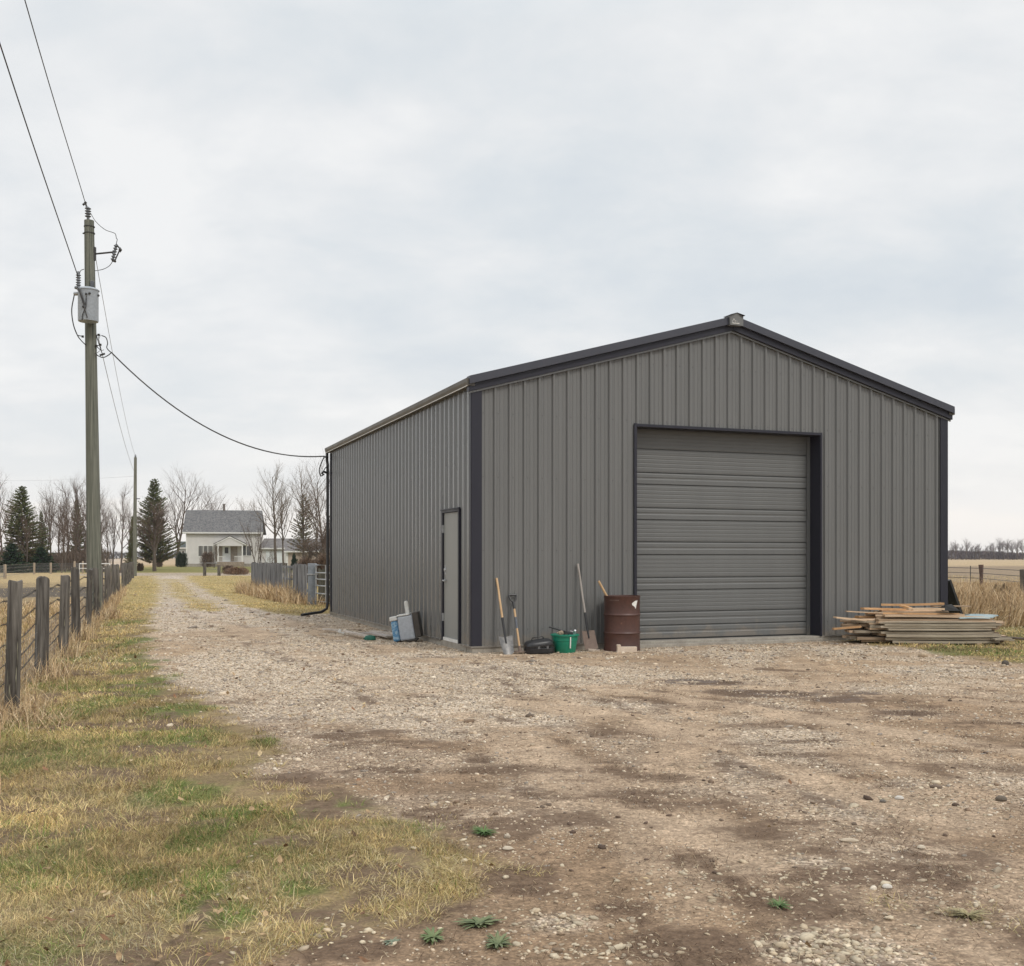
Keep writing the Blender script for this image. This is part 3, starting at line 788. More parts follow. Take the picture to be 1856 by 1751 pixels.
# rake trims: stepped profile, upper band proud of the lower
def rake(ua, ub, name):
    upper = MB(); lower = MB()
    def bar(m, o0, o1, v0, v1):
        P = []
        for u in (ua, ub):
            z = zr(min(max(u, 0), W)) - (abs(u - min(max(u, 0), W)) * .275)
            P += [(u, -o0, z + v0), (u, -o1, z + v0), (u, -o1, z + v1), (u, -o0, z + v1)]
        m.add(P, [(0,1,2,3),(7,6,5,4),(0,4,5,1),(1,5,6,2),(2,6,7,3),(3,7,4,0)])
    bar(upper, .0, .15, -.105, .02)
    o = upper.build(name, trim_l, shed)
    bar(lower, .0, .095, -.215, -.107)
    lo = lower.build('lower_band', trim, o)
    e = MB(); bar(e, .02, .05, -.245, -.217); e.build('edge_strip', panel, o)
rake(-.10, W/2 - .002, 'rake_trim'); rake(W + .10, W/2 + .002, 'rake_trim')
# peak cap with a small white emblem
m = MB(); pz = zr(W/2)
m.prism([(-.125,-.17),(.125,-.17),(.125,.0),(0,.032),(-.125,.0)], -.20, -.02)
m.v = [(a + W/2, b, c + pz + .02) for a, b, c in m.v]
cap = m.build('peak_cap', panel_front, shed, bevel=.004)
m = MB()
for sg in (-1, 1):
    m.add([(W/2, -.212, pz+.062),(W/2+sg*.135,-.245,pz+.018),(W/2+sg*.135,-.0,pz+.018),(W/2,-.0,pz+.062),
           (W/2, -.212, pz+.062),(W/2+sg*.135,-.245,pz+.008),(W/2+sg*.135,-.0,pz+.008),(W/2,-.0,pz+.062)], [(0,1,2,3),(7,6,5,4),(0,4,5,1),(1,5,6,2),(3,2,6,7)])
m.build('cap_roof', trim, cap)
m = MB()
aw = [(W/2-.085+.05*k/6, -.204, pz-.10+.055*math.sin(PI*k/6)) for k in range(7)]
m.tube(aw, .0045, 5); m.tube([(W/2-.03,-.204,pz-.075),(W/2-.015,-.204,pz-.09),(W/2,-.204,pz-.078),(W/2+.012,-.204,pz-.09)], .004, 5)
for k in range(8): m.box((W/2-.085+k*.018, -.204, pz-.12-.001*(k%3)), (.012, .004, .016+.004*(k%2)))
m.build('emblem', white, cap)
# corner trims
for (x0, x1, y0, y1) in [(-.036, .135, -.044, -.0355), (W-.135, W+.036, -.044, -.0355), (-.046, -.0365, -.035, .03), (W+.0365, W+.046, -.035, .1), ]:
    m = MB(); m.b2(x0, x1, y0, y1, Z0 - .012, zr(0) - (.20 if y0 < -.03 else .16)); m.build('corner_trim', trim, shed)
m = MB(); m.b2(-.03, .03, DEP-.1, DEP+.03, Z0, 4.12) ; m.build('corner_trim', trim, shed)
# base flashing
m = MB(); m.b2(-.048, OD[0]-.07, -.048, -.0, Z0-.02, Z0+.006); m.build('base_flashing', panel, shed)
m = MB(); m.b2(OD[1]+.07, W+.04, -.048, -.0, Z0-.02, Z0+.006); m.build('base_flashing', panel, shed)
m = MB(); m.b2(-.050, -.0, ED[1]+.06, DEP, Z0-.02, Z0+.006); m.b2(-.050, .0, .0, ED[0]-.06, Z0-.02, Z0+.006); m.build('base_flashing', panel, shed)
# gutters
for xs, sg in ((0, -1), (W, 1)):
    prof = [(.005,.0),(.115,.0),(.135,.06),(.142,.115),(.134,.115),(.125,.062),(.108,.01),(.005,.01)]
    prof = [(xs + sg * a, 4.145 + b) for a, b in prof]
    m = MB(); m.prism(prof if sg > 0 else prof[::-1], -.11, DEP + .12)
    m.b2(xs + sg*.005, xs + sg*.138, -.113, -.105, 4.147, 4.255)
    g_ = m.build('gutter', gutm, shed)
    m = MB(); m.b2(xs + sg*.112, xs + sg*.124, -.10, DEP + .11, 4.1405, 4.1515); m.build('gutter_lip_highlight', white if sg < 0 else gutm, g_)  # left strip in white paints the highlight along the gutter's bottom lip
# downspout at the far corner
m = MB(); yb = DEP + .06
m.tube([(-.09, yb, 4.15),(-.09, yb, 3.95),(-.075, yb, 3.85),(-.075, yb, .32),(-.10, yb-.02, .18),(-.25, yb-.10, .10),(-.82, yb-.50, .055)], .038, 8)
m.build('downspout', blackm, shed, smooth=True)
# overhead door (recessed)
rec = .285
secs = [.227,.227,.374,.21,.388,.217,.374,.203,.395,.20,.395,.36]
m = MB(); z = .098; prof = []
for k, h in enumerate(secs):
    wide = h > .3
    prof += [(0, z), (.026, z + .004), (.026, z + .016)]
    if wide:
        zz_ = z + .03; prof += [(0.0, z + .02)]
        nr = 5; st_ = (h - .05) / nr
        for j in range(nr):
            a0 = z + .03 + j * st_
            prof += [(.0, a0), (-.003, a0 + .010), (-.003, a0 + st_ - .014), (.0, a0 + st_ - .004)]
    else:
        prof += [(-.004, z + .02), (-.004, z + h * .45), (.002, z + h * .45 + .012), (.002, z + h * .55 + .012), (-.005, z + h * .55 + .024), (-.005, z + h - .02)]
    prof += [(.0, z + h - .008)]
    z += h
prof.append((0, 3.7))
for (oa, za), (ob, zb) in zip(prof[:-1], prof[1:]):
    m.add([(OD[0]-.02, rec+oa, za), (OD[1]+.02, rec+oa, za), (OD[1]+.02, rec+ob, zb), (OD[0]-.02, rec+ob, zb)], [(0,1,2,3)])
od = m.build('overhead_door', doorm, shed)
m = MB(); m.b2(OD[0]+.02, OD[1]-.02, rec-.02, rec+.02, .093, .112); m.build('bottom_seal', rub, od)
# jambs, header
m = MB()
m.b2(OD[0]-.004, OD[0]+.01, -.02, rec+.05, .098, OD[2]); m.b2(OD[1]-.01, OD[1]+.004, -.02, rec+.05, .098, OD[2])
m.b2(OD[0]-.004, OD[1]+.004, -.02, rec+.05, OD[2]-.006, OD[2]+.014)
m.b2(OD[0]-.045, OD[0]+.006, -.042, -.02, .09, OD[2]+.04) ; m.b2(OD[1]-.006, OD[1]+.03, -.042, -.02, .09, OD[2]+.04)
m.b2(OD[0]+.006, OD[1]-.006, -.042, -.02, OD[2]-.01, OD[2]+.035)
m.build('door_opening_trim', trim, shed)
m = MB(); m.b2(OD[1]-.075, OD[1]-.012, rec-.035, rec-.012, .1, OD[2]-.01); m.build('door_track', doorm, shed)
# entry door
m = MB()
for y0, y1, z0, z1 in [(ED[0]-.025, ED[0]+.03, .098, 2.275), (ED[1]-.03, ED[1]+.03, .098, 2.275), (ED[0]+.03, ED[1]-.03, 2.235, 2.275)]:
    m.b2(-.042, .06, y0, y1, z0, z1)
m.b2(-.060, -.02, ED[0]-.05, ED[1]+.05, 2.276, 2.295)
fr = m.build('door_frame', trim, shed)
m = MB(); m.b2(-.012, .035, ED[0]+.034, ED[1]-.034, .155, 2.23); ed = m.build('entry_door', leafm, shed, bevel=.003)
m = MB(); m.b2(-.03, .06, ED[0]+.03, ED[1]-.03, .098, .15); m.build('threshold', white, shed)
hy = ED[1] - .11
m = MB(); m.lathe([(.0,0),(.03,0),(.03,.012),(.012,.014),(.012,.05),(.0,.05)], 14, (-.012, hy, 1.10), (0, -PI/2, 0)); m.tube([(-.058,hy+.01,1.10),(-.06,hy-.10,1.095)], .011, 8)
m.build('handle', steel, ed, smooth=True)
m = MB(); m.lathe([(.0,0),(.034,0),(.03,.02),(.0,.022)], 14, (-.012, hy, 1.28), (0, -PI/2, 0)); m.b2(-.016,-.012, hy-.04, hy+.04, 1.2, 1.36); m.build('deadbolt', steel, ed, smooth=True)
for hz in (.42, 1.9):
    m = MB(); m.b2(-.05, -.012, ED[1]-.05, ED[1]-.028, hz, hz+.13); m.build('hinge', steel, ed)
# service entry: small mast head at far corner
m = MB(); m.tube([(-.07,DEP+.0,4.02),(-.16,DEP-.02,4.03)], .018, 6); m.build('cable_hook', blackm, shed)
m = MB(); m.tube([(-.075,DEP+.0,3.62),(-.2,DEP-.02,3.66),(-.24,DEP-.02,3.60)], .03, 7); m.build('service_head', blackm, shed)
# door slab / apron in front of overhead door
m = MB(); m.b2(OD[0]-.0, OD[1]+.0, -.11, -.03, -.06, .05); o = m.build('apron', conc, shed, bevel=.01)

# black board leaning behind the right corner
o = MB().box((0,0,.55), (.05,.32,1.15), (0,-.42,0)).build('leaning_board', blackm, loc=FW(W+.54, -.34, -.02)); o.rotation_euler = (0,0,SHED_R)
props(o, 'black board leaning on the far right corner of the shed', 'board')

# ------------------------------------------------------------------ tools along the front wall
ash = M('ash_handle_wood', (.56,.38,.21), (.47,.30,.155), .55, 6, (3,3,.3))
ash2 = M('grey_handle_wood', (.36,.33,.30), (.26,.235,.21), .7, 6, (3,3,.3))
blade_s = M('bare_steel_blade', (.13,.13,.13), (.22,.21,.20), .45, 14, metal=.5)
blade_r = M('rusty_steel_blade', (.15,.105,.085), (.20,.15,.12), .7, 16, metal=.2)
def shovel(name, label, top, foot, blade_mat, hmat, blade, grip=False, blen=.30, bw=.235, hl=.62, rot=0):
    top = Vector(top); foot = Vector(foot); t = thing(name, label, 'shovel', foot, 0, None)
    d = (top - foot); L = d.length; q_ = d.normalized().to_track_quat('Z', 'X')
    rm = d.normalized()
    # local frame: z along the handle, blade face turned to the camera
    zc = rm; xc = Vector((cS, sS, 0)); xc = (xc - zc * xc.dot(zc)).normalized(); yc_ = zc.cross(xc)
    Mx = Matrix((xc, yc_, zc)).transposed()
    if rot: Mx = Mx @ Matrix.Rotation(rot, 3, 'Z')
    def P(a, b, c): return Mx @ Vector((a, b, c))
    # blade
    m = MB(); n = 9; K = 8; vs = []
    for side in (0, 1):
        for j in range(K + 1):
            v = j / K; z_ = blen * (1 - v)
            for i in range(n):
                u = i / (n - 1) * 2 - 1
                w_ = bw/2 * blade(v)
                tip = .03 * (1 - u*u) * (v ** 3)
                yy_ = -.022 * (1 - u * u) + .03 * v * v + (.003 if side else 0) + .022
                vs.append(P(u * w_, -yy_, z_ - tip))
    fs = []; off = (K + 1) * n
    for j in range(K):
        for i in range(n - 1):
            a = j * n + i; fs += [(a, a+1, a+n+1, a+n), (off+a, off+a+n, off+a+n+1, off+a+1)]
    for i in range(n-1): fs += [(i, off+i, off+i+1, i+1), (K*n+i, K*n+i+1, off+K*n+i+1, off+K*n+i)]
    for j in range(K): fs += [(j*n, (j+1)*n, off+(j+1)*n, off+j*n), (j*n+n-1, off+j*n+n-1, off+(j+1)*n+n-1, (j+1)*n+n-1)]
    m.add(vs, fs)
    m.tube([P(-bw/2*blade(0), -.004, blen), P(bw/2*blade(0), -.004, blen)], .007, 6)
    bl = m.build('blade', blade_mat, t, smooth=True)
    m = MB(); m.tube([P(0,-.012,blen*.6), P(0,0,blen*1.0), P(0,0,blen+.11), P(0,0,blen+.30)], [.012,.018,.019,.020], 10); m.build('socket', rub if grip is not None else blade_mat, t, smooth=True)
    m = MB(); m.tube([P(0,0,blen+.28), P(0,0,blen+.6), P(.004,0,L-.2), P(0,0,L)], [.0185,.0175,.0175,.019], 10); m.build('handle', hmat, t, smooth=True)
    return t
zg = .0
sq = lambda v: 1.0 - .10 * v
shovel('shovel', 'square shovel with a long pale wooden handle, nearest the shed corner', FP(900,.045,az(1048,16.6)), FP(920,.36,.005), blade_s, ash, lambda v: 1.05 - .28 * v, blen=.27, bw=.225)
shovel('shovel', 'square shovel with grey weathered handle and rusty blade, left of the barrel', FP(1047,.045,az(1022,17.1)), FP(1070,.34,.03), blade_r, ash2, lambda v: 1.0 + .05 * v, blen=.29, bw=.22)
# D-handled edger
top = FP(929,.05,az(1080,16.75)); foot = FP(943,.36,.02)
t = thing('lawn_edger', 'half-length edger with a black D grip and two-tone wooden shaft', 'garden tool', foot)
d = (top - foot); L = d.length; zc = d.normalized(); xc = Vector((cS,sS,0)); xc = (xc - zc*xc.dot(zc)).normalized(); yc_ = zc.cross(xc); Mx = Matrix((xc,yc_,zc)).transposed()
P = lambda a,b,c: Mx @ Vector((a,b,c))
m = MB(); m.tube([P(0,0,.06),P(0,0,L*.42)], .017, 10); m.build('shaft', ash, t, smooth=True)
m = MB(); m.tube([P(0,0,L*.42),P(0,0,L*.62)], .019, 10); m.build('sleeve', M('blue_grey_sleeve',(.13,.15,.18),(.09,.10,.12),.5,8), t, smooth=True)
m = MB(); m.tube([P(0,0,L*.62),P(0,0,L*.80)], .0175, 10); m.build('upper_shaft', ash, t, smooth=True)
m = MB(); gl = L*.80
m.tube([P(0,0,gl-.03),P(0,0,gl+.06),P(0,0,gl+.09)], [.02,.022,.02], 10)
m.tube([P(0,0,gl+.07),P(-.045,0,gl+.12),P(-.062,0,gl+.17),P(-.062,0,gl+.205)], .012, 8); m.tube([P(0,0,gl+.07),P(.045,0,gl+.12),P(.062,0,gl+.17),P(.062,0,gl+.205)], .012, 8)
m.tube([P(-.07,0,gl+.20),P(.07,0,gl+.20)], .015, 8); m.build('grip', rub, t, smooth=True)
m = MB(); m.lathe([(.115,-.008),(.12,.0),(.112,.008),(.06,.014),(.0,.016)], 20, (0,0,.01), sy=.45); m.tube([(0,0,.01), P(0,0,.10)], [.03,.02], 8); m.build('foot_plate', blade_r, t, smooth=True)

# black hard case
c = FP(977,.40,0)
t = thing('hard_case', 'rounded black plastic case lying between the edger and green bucket', 'case', c, .30)
def roundbox(m, sx, sy, z0, z1, n=28, e=3.2, taper=.9, dome=0):
    prof = [(.0,z0),(.85,z0),(.97,z0+(z1-z0)*.12),(1.0,z0+(z1-z0)*.45),(taper+.05,z0+(z1-z0)*.85),(taper-.06,z1),(0,z1+dome)]
    vs = []
    for r_, z_ in prof:
        for k in range(n):
            a_ = 2*PI*k/n; ca, sa = math.cos(a_), math.sin(a_)
            vs.append((sx*r_*math.copysign(abs(ca)**(2/e), ca), sy*r_*math.copysign(abs(sa)**(2/e), sa), z_))
    fs = [(i*n+k, i*n+(k+1)%n, (i+1)*n+(k+1)%n, (i+1)*n+k) for i in range(len(prof)-1) for k in range(n)]
    m.add(vs, fs)
m = MB(); roundbox(m, .235, .15, .0, .095, taper=.98); m.build('base', rub, t, smooth=True)
m = MB(); roundbox(m, .228, .145, .098, .19, taper=.85, dome=.02)
lid = m.build('lid', rub, t, smooth=True); lid.rotation_euler = (.10, -.12, 0); lid.location = (0,0,.012)
m = MB(); m.tube([(-.10,.02,.205),(-.085,.02,.235),(.085,.02,.235),(.10,.02,.205)], .011, 8); m.build('handle', rub, lid, smooth=True)
m = MB(); m.box((-.05,-.148,.10),(.035,.012,.045)); m.build('latch', M('grey_latch',(.08,.08,.085),(.12,.12,.12),.4,9), t)
m = MB(); m.box((.09,-.146,.10),(.035,.012,.045)); m.build('latch', M('grey_latch',(.08,.08,.085),(.12,.12,.12),.4,9), t)

# green bucket with contents
c = FP(1024,.40,0)
greenp = M('green_plastic', (.008,.20,.125), (.012,.24,.15), .42, 3)
t = thing('bucket', 'green plastic tub full of odd tools by the wall', 'bucket', c, .2)
m = MB(); m.lathe([(.0,.006),(.155,.0),(.165,.01),(.19,.17),(.195,.185),(.20,.19),(.205,.25),(.212,.262),(.226,.264),(.226,.285),(.214,.287),(.208,.27),(.196,.20),(.15,.02),(0,.02)], 36)
m.build('tub', greenp, t, smooth=True)
m = MB(); m.lathe([(.2265,.272),(.2285,.272),(.2285,.28),(.2265,.28)], 36); m.build('rim_band', greenp, t)
m = MB(); m.box((.0,0,0),(.018,.006,.175),(.10,0,0)); o = m.build('paper_strip', white, t); o.location = (.035,-.207,.165)
cl = lambda a, b, cc: c + Vector((a, b, cc))
o = MB().tube([(0,0,0),(.13,.02,-.035),(.27,.03,-.09)], [.014,.016,.016], 10).build('hammer', rub, smooth=True, loc=cl(-.25,-.02,.40)); props(o, 'black rubber-gripped tool handle poking left out of the green tub', 'tool')
m = MB(); m.box((0,0,0),(.15,.05,.045),(0,.2,.3)); m.tube([(0,0,0),(.02,.0,-.2)], .014, 8)
o = m.build('mallet', rub, loc=cl(.05,-.03,.31), bevel=.008); props(o, 'black mallet head on top of the green tub', 'tool')
m = MB(); m.box((0,0,0),(.10,.03,.06),(.4,.3,.2)); m.lathe([(.018,-.03),(.026,0),(.018,.03)], 10, (.03,-.01,.03), (1,0,.4)); o = m.build('pipe_fitting', steel, loc=cl(.12,.0,.30), bevel=.004); props(o, 'grey metal fitting at the right of the heap in the tub', 'fitting')
m = MB(); m.lathe([(0,-.035),(.03,-.03),(.045,0),(.03,.04),(0,.045)], 10, (0,0,0), (.5,.9,0)); m.tube([(-.06,0,.0),(0,.03,.03),(.06,0,.0)], .012, 7); o = m.build('work_glove', M('tan_cloth',(.35,.27,.19),(.25,.19,.14),.9,14), loc=cl(-.07,-.05,.30), smooth=True); props(o, 'crumpled tan work glove in the green tub', 'glove')
m = MB(); m.box((0,0,0),(.16,.11,.05),(.2,.1,.2)); o = m.build('rag', M('brown_cloth',(.20,.14,.10),(.12,.09,.07),.95,14), loc=cl(-.02,.06,.27), bevel=.02); props(o, 'brown rag filling the back of the green tub', 'rag')

# barrel
c = Vector((1.765, 17.0, 0))
rustm = M('brown_barrel_steel', (.085,.036,.026), (.060,.027,.021), .5, 3, (1,1,1), bmp=.15, spots=(9,.70,(.15,.075,.05)))
t = thing('barrel', 'dark brown steel oil drum standing left of the overhead door', 'barrel', c, 0)
prof = [(.0,.02),(.27,.02),(.275,.0),(.292,.0),(.292,.02),(.286,.03)]
for zz_ in (.285, .575):
    prof += [(.286,zz_-.03),(.290,zz_-.014),(.300,zz_),(.290,zz_+.014),(.286,zz_+.03)]
prof += [(.286,.845),(.292,.855),(.294,.875),(.284,.878),(.279,.86),(.276,.845),(.276,.3),(0,.3)]
m = MB(); m.lathe(prof, 48); body = m.build('drum', rustm, t, smooth=True)
def onbarrel(uv, r=.2885):
    return [(r*math.sin(u/r), -r*math.cos(u/r), v) for u, v in uv]
m = MB(); m.add(onbarrel([(.135,.76),(.20,.80),(.262,.805),(.235,.74),(.215,.67),(.185,.71),(.14,.735)]), [(0,6,5,4,3,2,1)]); m.build('label_scrap', white, body)
m = MB()
for k in range(12):
    m.add(onbarrel([(-.255+k*.015,.803-.0005*k),(-.245+k*.015,.803),(-.245+k*.015,.817+.003*(k%2)),(-.255+k*.015,.817)], .2872), [(0,1,2,3)])
m.build('faint_stencil', M('faint_print',(.17,.11,.09),(.12,.07,.06),.7,30), body)
dc = Vector((-.235, .02, 0))
top = Vector((ax(1085,16.95), 16.95, az(1053,16.95))); 
o = MB().tube([(0,0,0), top - Vector((c.x+.05, c.y-.02, .32))], [.019,.019], 10).build('wooden_handle', ash, smooth=True, loc=(c.x+.05, c.y-.02, .32)); props(o, 'pale round wooden handle sticking out of the oil drum', 'handle')
m = MB(); m.box((0,0,.045),(.31,.09,.085)); m.box((-.13,.0,.105),(.06,.085,.03)); m.box((-.145,-.0,.01),(.03,.095,.05),(0,.5,0))
o = m.build('wood_block', M('pale_block_wood',(.62,.52,.42),(.54,.44,.34),.8,6,(1,3,3)), loc=(ax(1136,16.62),16.62,.0), bevel=.004); o.rotation_euler=(0,0,.08); props(o, 'pale offcut block of wood on the ground before the drum', 'wood block')
o = MB().box((0,0,.02),(.14,.05,.03),(0,.1,.3)).box((.09,.02,.015),(.08,.04,.02),(0,0,.8)).box((-.08,.01,.012),(.07,.03,.02),(.1,0,-.5)).build('wood_chips', M('chip_wood',(.5,.43,.36),(.4,.33,.27),.85,12), loc=(ax(1073,16.8),16.8,.0), bevel=.004); props(o, 'small pale broken wood chips at the foot of the rusty shovel', 'debris')

# ------------------------------------------------------------------ clutter beside the long wall
bc = Vector((ax(741,16.75+1.75), 18.5, 0))
bc = SW(2.52, .36, 0)
t = thing('cooler_box', 'tipped white and blue cooler box leaning on the long wall', 'cooler', bc, math.radians(-4))
m = MB(); T = Matrix.Rotation(math.radians(-9), 3, 'Y')
def tb(m, x0,x1,y0,y1,z0,z1):
    b0 = len(m.v); m.b2(x0,x1,y0,y1,z0,z1)
    for i in range(b0, len(m.v)): m.v[i] = tuple(T @ Vector(m.v[i]))
m = MB(); tb(m, -.10,.17,-.14,.14,.03,.46); m.build('body', M('pale_grey_plastic',(.46,.49,.53),(.42,.45,.49),.45,3), t, bevel=.03)
m = MB(); tb(m, -.225,-.102,-.145,.12,.03,.40); m.build('side_panel', M('blue_mottled_plastic',(.06,.22,.42),(.34,.50,.62),.5,22,lo=.42,hi=.6), t, bevel=.035)
m = MB(); tb(m, -.235,-.10,-.15,.13,.402,.475); tb(m, -.10,.13,-.145,.13,.462,.492); m.build('lid', white, t, bevel=.014)
m = MB(); tb(m, .172,.28,-.13,.13,.05,.50); tb(m, .0,.2,-.13,.1,.0,.028); m.build('back_panel', M('dark_brown_plastic',(.05,.042,.036),(.07,.06,.05),.5,5), t, bevel=.02)
m = MB(); tb(m, .045,.115,-.02,.02,.494,.70); tb(m, .055,.105,-.024,.024,.64,.715); m.build('handle', white, t, bevel=.012)
c = SW(2.95,.40,0)
m = MB(); m.lathe([(.0,0),(.085,0),(.095,.05),(.09,.13),(.095,.18),(.075,.20),(.03,.21),(0,.21)], 14)
rr = random.Random(3); m.v = [(a*(1+rr.uniform(-.1,.1)), b*(1+rr.uniform(-.1,.1)), z_) for a,b,z_ in m.v]
o = m.build('green_sack', M('green_mesh',(.10,.16,.06),(.20,.26,.14),.85,30), smooth=True, loc=c); props(o, 'small mottled green bag squeezed behind the cooler box', 'bag')
c = SW(3.1,.9,0)
m = MB(); m.lathe([(0,0),(.10,0),(.11,.02),(.09,.07),(.04,.085),(0,.085)], 16, sy=.7); m.tube([(-.1,0,.03),(-.13,-.02,.04),(-.1,-.05,.03)], .01, 6)
o = m.build('green_pouch', M('dark_green_plastic',(.012,.10,.065),(.02,.15,.10),.5,14), smooth=True, loc=c); props(o, 'dark green plastic bundle lying on the gravel', 'bundle')
def board(a, b, w, th, mat, label, name='scrap_board', cat='board', group=None, z0=0.0, z1=0.0, roll=0):
    a = Vector((a[0], a[1], z0)); b = Vector((b[0], b[1], z1)); d = b - a; L = d.length; rz = math.atan2(d.y, d.x); el = math.asin((z1-z0)/L)
    m = MB(); K = 6; vs = []; rr = random.Random(int(a.x*1000)+int(b.y*1000))
    bow = rr.uniform(-.012, .012)
    for i in range(K+1):
        u = i/K; x_ = (u-.5)*L; bz = bow*4*u*(1-u); e0 = rr.uniform(-.01,.01) if i in (0,K) else 0
        for dy, dz in ((-w/2,-th/2),(w/2,-th/2),(w/2,th/2),(-w/2,th/2)):
            vs.append((x_+(e0 if dy<0 else -e0)*2, dy, dz+bz))
    fs = [(3,2,1,0),(K*4,K*4+1,K*4+2,K*4+3)]
    for i in range(K):
        for k in range(4): fs.append((i*4+k, i*4+(k+1)%4, (i+1)*4+(k+1)%4, (i+1)*4+k))
    m.add(vs, fs)
    o = m.build(name, mat, loc=(a+b)/2 + Vector((0,0,th/2))); o.rotation_euler = (roll, -el, rz)
    return props(o, label, cat, group)
pw = M('peeling_white_board',(.66,.60,.54),(.42,.36,.30),.8,5,(.6,3,3)); gw = M('grey_scrap_wood',(.32,.27,.235),(.46,.41,.37),.85,5,(.6,3,3))
a_, b_ = SW(4.6,1.05), SW(3.15,.92); board(a_, b_, .07, .03, pw, 'narrow white strip of wood lying nearest on the gravel', z0=.05, z1=.05, group='scrap wood by the long wall')
a_, b_ = SW(4.3,.75), SW(3.0,.55); board(a_, b_, .17, .025, gw, 'wide grey board lying flat beside the white strip', z0=.035, z1=.05, group='scrap wood by the long wall')
a_, b_ = SW(4.5,.55), SW(3.1,.42); board(a_, b_, .07, .03, pw, 'pale strip of wood lying closest to the long wall', z0=.04, z1=.09, group='scrap wood by the long wall')
a_, b_ = SW(5.6,1.25), SW(5.1,1.05); board(a_, b_, .06, .03, pw, 'short pale stick lying apart at the far end of the scrap', z0=.03, z1=.02, group='scrap wood by the long wall')
m = MB(); m.box((0,0,.03),(.12,.05,.02),(.1,.3,.2)); m.box((-.03,0,.06),(.05,.04,.07),(0,.5,.2)); o = m.build('white_bracket', white, loc=SW(4.75,1.08)); props(o, 'white angled scrap at the end of the narrow white strip', 'scrap')

# ------------------------------------------------------------------ lumber pile
new1 = M('fresh_pine', (.60,.37,.19), (.48,.27,.12), .6, 4, (.5,4,4), rand=.15)
new2 = M('pale_pine', (.62,.47,.33), (.50,.35,.22), .65, 4, (.5,4,4), rand=.15)
old1 = M('weathered_plank', (.42,.36,.27), (.25,.205,.15), .85, 4, (.4,5,5), rand=.22, bmp=.3)
old2 = M('brown_old_plank', (.40,.29,.19), (.22,.155,.10), .85, 4, (.4,5,5), rand=.25, bmp=.3)
blue = M('blue_painted_board', (.33,.47,.52), (.50,.57,.58), .7, 4, (.4,4,4), rand=.1)
RL = random.Random(12)
LG = 'boards of the lumber pile'
YF = 17.95
col_words = {}
pos_w = ['in front', 'second from the front', 'in the middle', 'second from the back', 'at the back']
# bearers
for k, px in enumerate((1650, 1700, 1760, 1800)):
    o = MB().b2(-.04,.04,-.38,.38,-.03,.03).build('bearer', old2, loc=(ax(px, 18.3), 18.35, .0)); props(o, ['leftmost','second','third','rightmost'][k] + ' short bearer under the lumber pile on the gravel', 'timber', 'bearers under the lumber pile')
lay_w = ['bottom', 'second', 'third', 'fourth', 'fifth', 'sixth', 'seventh', 'eighth']
z = .035
for lay in range(8):
    th = RL.choice((.038, .042, .045)) if lay < 6 else .03
    nb = 5
    for k in range(nb):
        y_ = YF + .09 + k * .155 + RL.uniform(-.015, .015)
        if lay in (1, 3) and k == 0: y_ += .02
        left_px = [1622, 1600, 1625, 1607, 1622, 1592, 1615, 1604][lay] - [0, 26, 42, 60, 75][k] + RL.uniform(-34, 20)
        right_px = [1812, 1822, 1806, 1797, 1800, 1806, 1812, 1800][lay] + RL.uniform(-8, 8)
        if lay >= 5: left_px = min(left_px, 1600 - 8 * k)
        x0, x1 = ax(left_px, y_), ax(right_px, y_)
        if x0 < FW(0,0).x: pass
        # keep clear of the wall
        wy = lambda xx_: SHED_A.y + (xx_ - SHED_A.x) / cS * sS
        if y_ + .08 > wy(x0) - .06: x0 = SHED_A.x + (y_ + .16 - SHED_A.y) / sS * cS
        ya = y_ + RL.uniform(-.07,.05) if k else y_ + RL.uniform(-.03,.02)
        yb = y_ + RL.uniform(-.02,.02)
        mt = (old1 if RL.random() < .75 else new2) if k == 0 else RL.choice((old1, old2, old2, new2))
        if lay >= 5: mt = RL.choice((new2, old1, old2)) if k else old1
        nm = {old1: 'weathered grey', old2: 'brown aged', new2: 'pale'}[mt]
        board((x0, ya), (x1, yb), .145, th - .003, mt, '%s board %s of the %s layer up in the lumber pile' % (nm, pos_w[k], lay_w[lay]), 'lumber_board', 'board', LG,
              z0=z + RL.uniform(0, .004), z1=z + RL.uniform(0, .004), roll=RL.uniform(-.05,.05))
    z += th + .003 + (.012 if lay in (1, 3) else 0)
def LP(px, Y_): return (ax(px, Y_), Y_)
zt = z
for k, lays in ((1,1),(2,3),(3,5),(4,5)):
    zz2 = zt
    for j in range(lays):
        y_ = YF + .09 + k*.15 + RL.uniform(-.015,.015)
        lp_ = [0,1575,1562,1552,1560][k] + j*9 + RL.uniform(-14,16); rp_ = [0,1795,1770,1748,1735][k] - j*7 + RL.uniform(-12,8)
        mt = RL.choice((old2, new1, new2, old1)); nm = {old1:'weathered grey', old2:'brown aged', new2:'pale pine', new1:'orange pine'}[mt]
        board((ax(lp_,y_), y_), (ax(rp_,y_), y_+RL.uniform(-.02,.02)), .14, .033, mt, '%s upper board %s, %s of the raised rear stack' % (nm, pos_w[k], ['first','second','third','fourth','fifth'][j]), 'lumber_board', 'board', LG, z0=zz2, z1=zz2+.003, roll=RL.uniform(-.03,.03))
        zz2 += .037
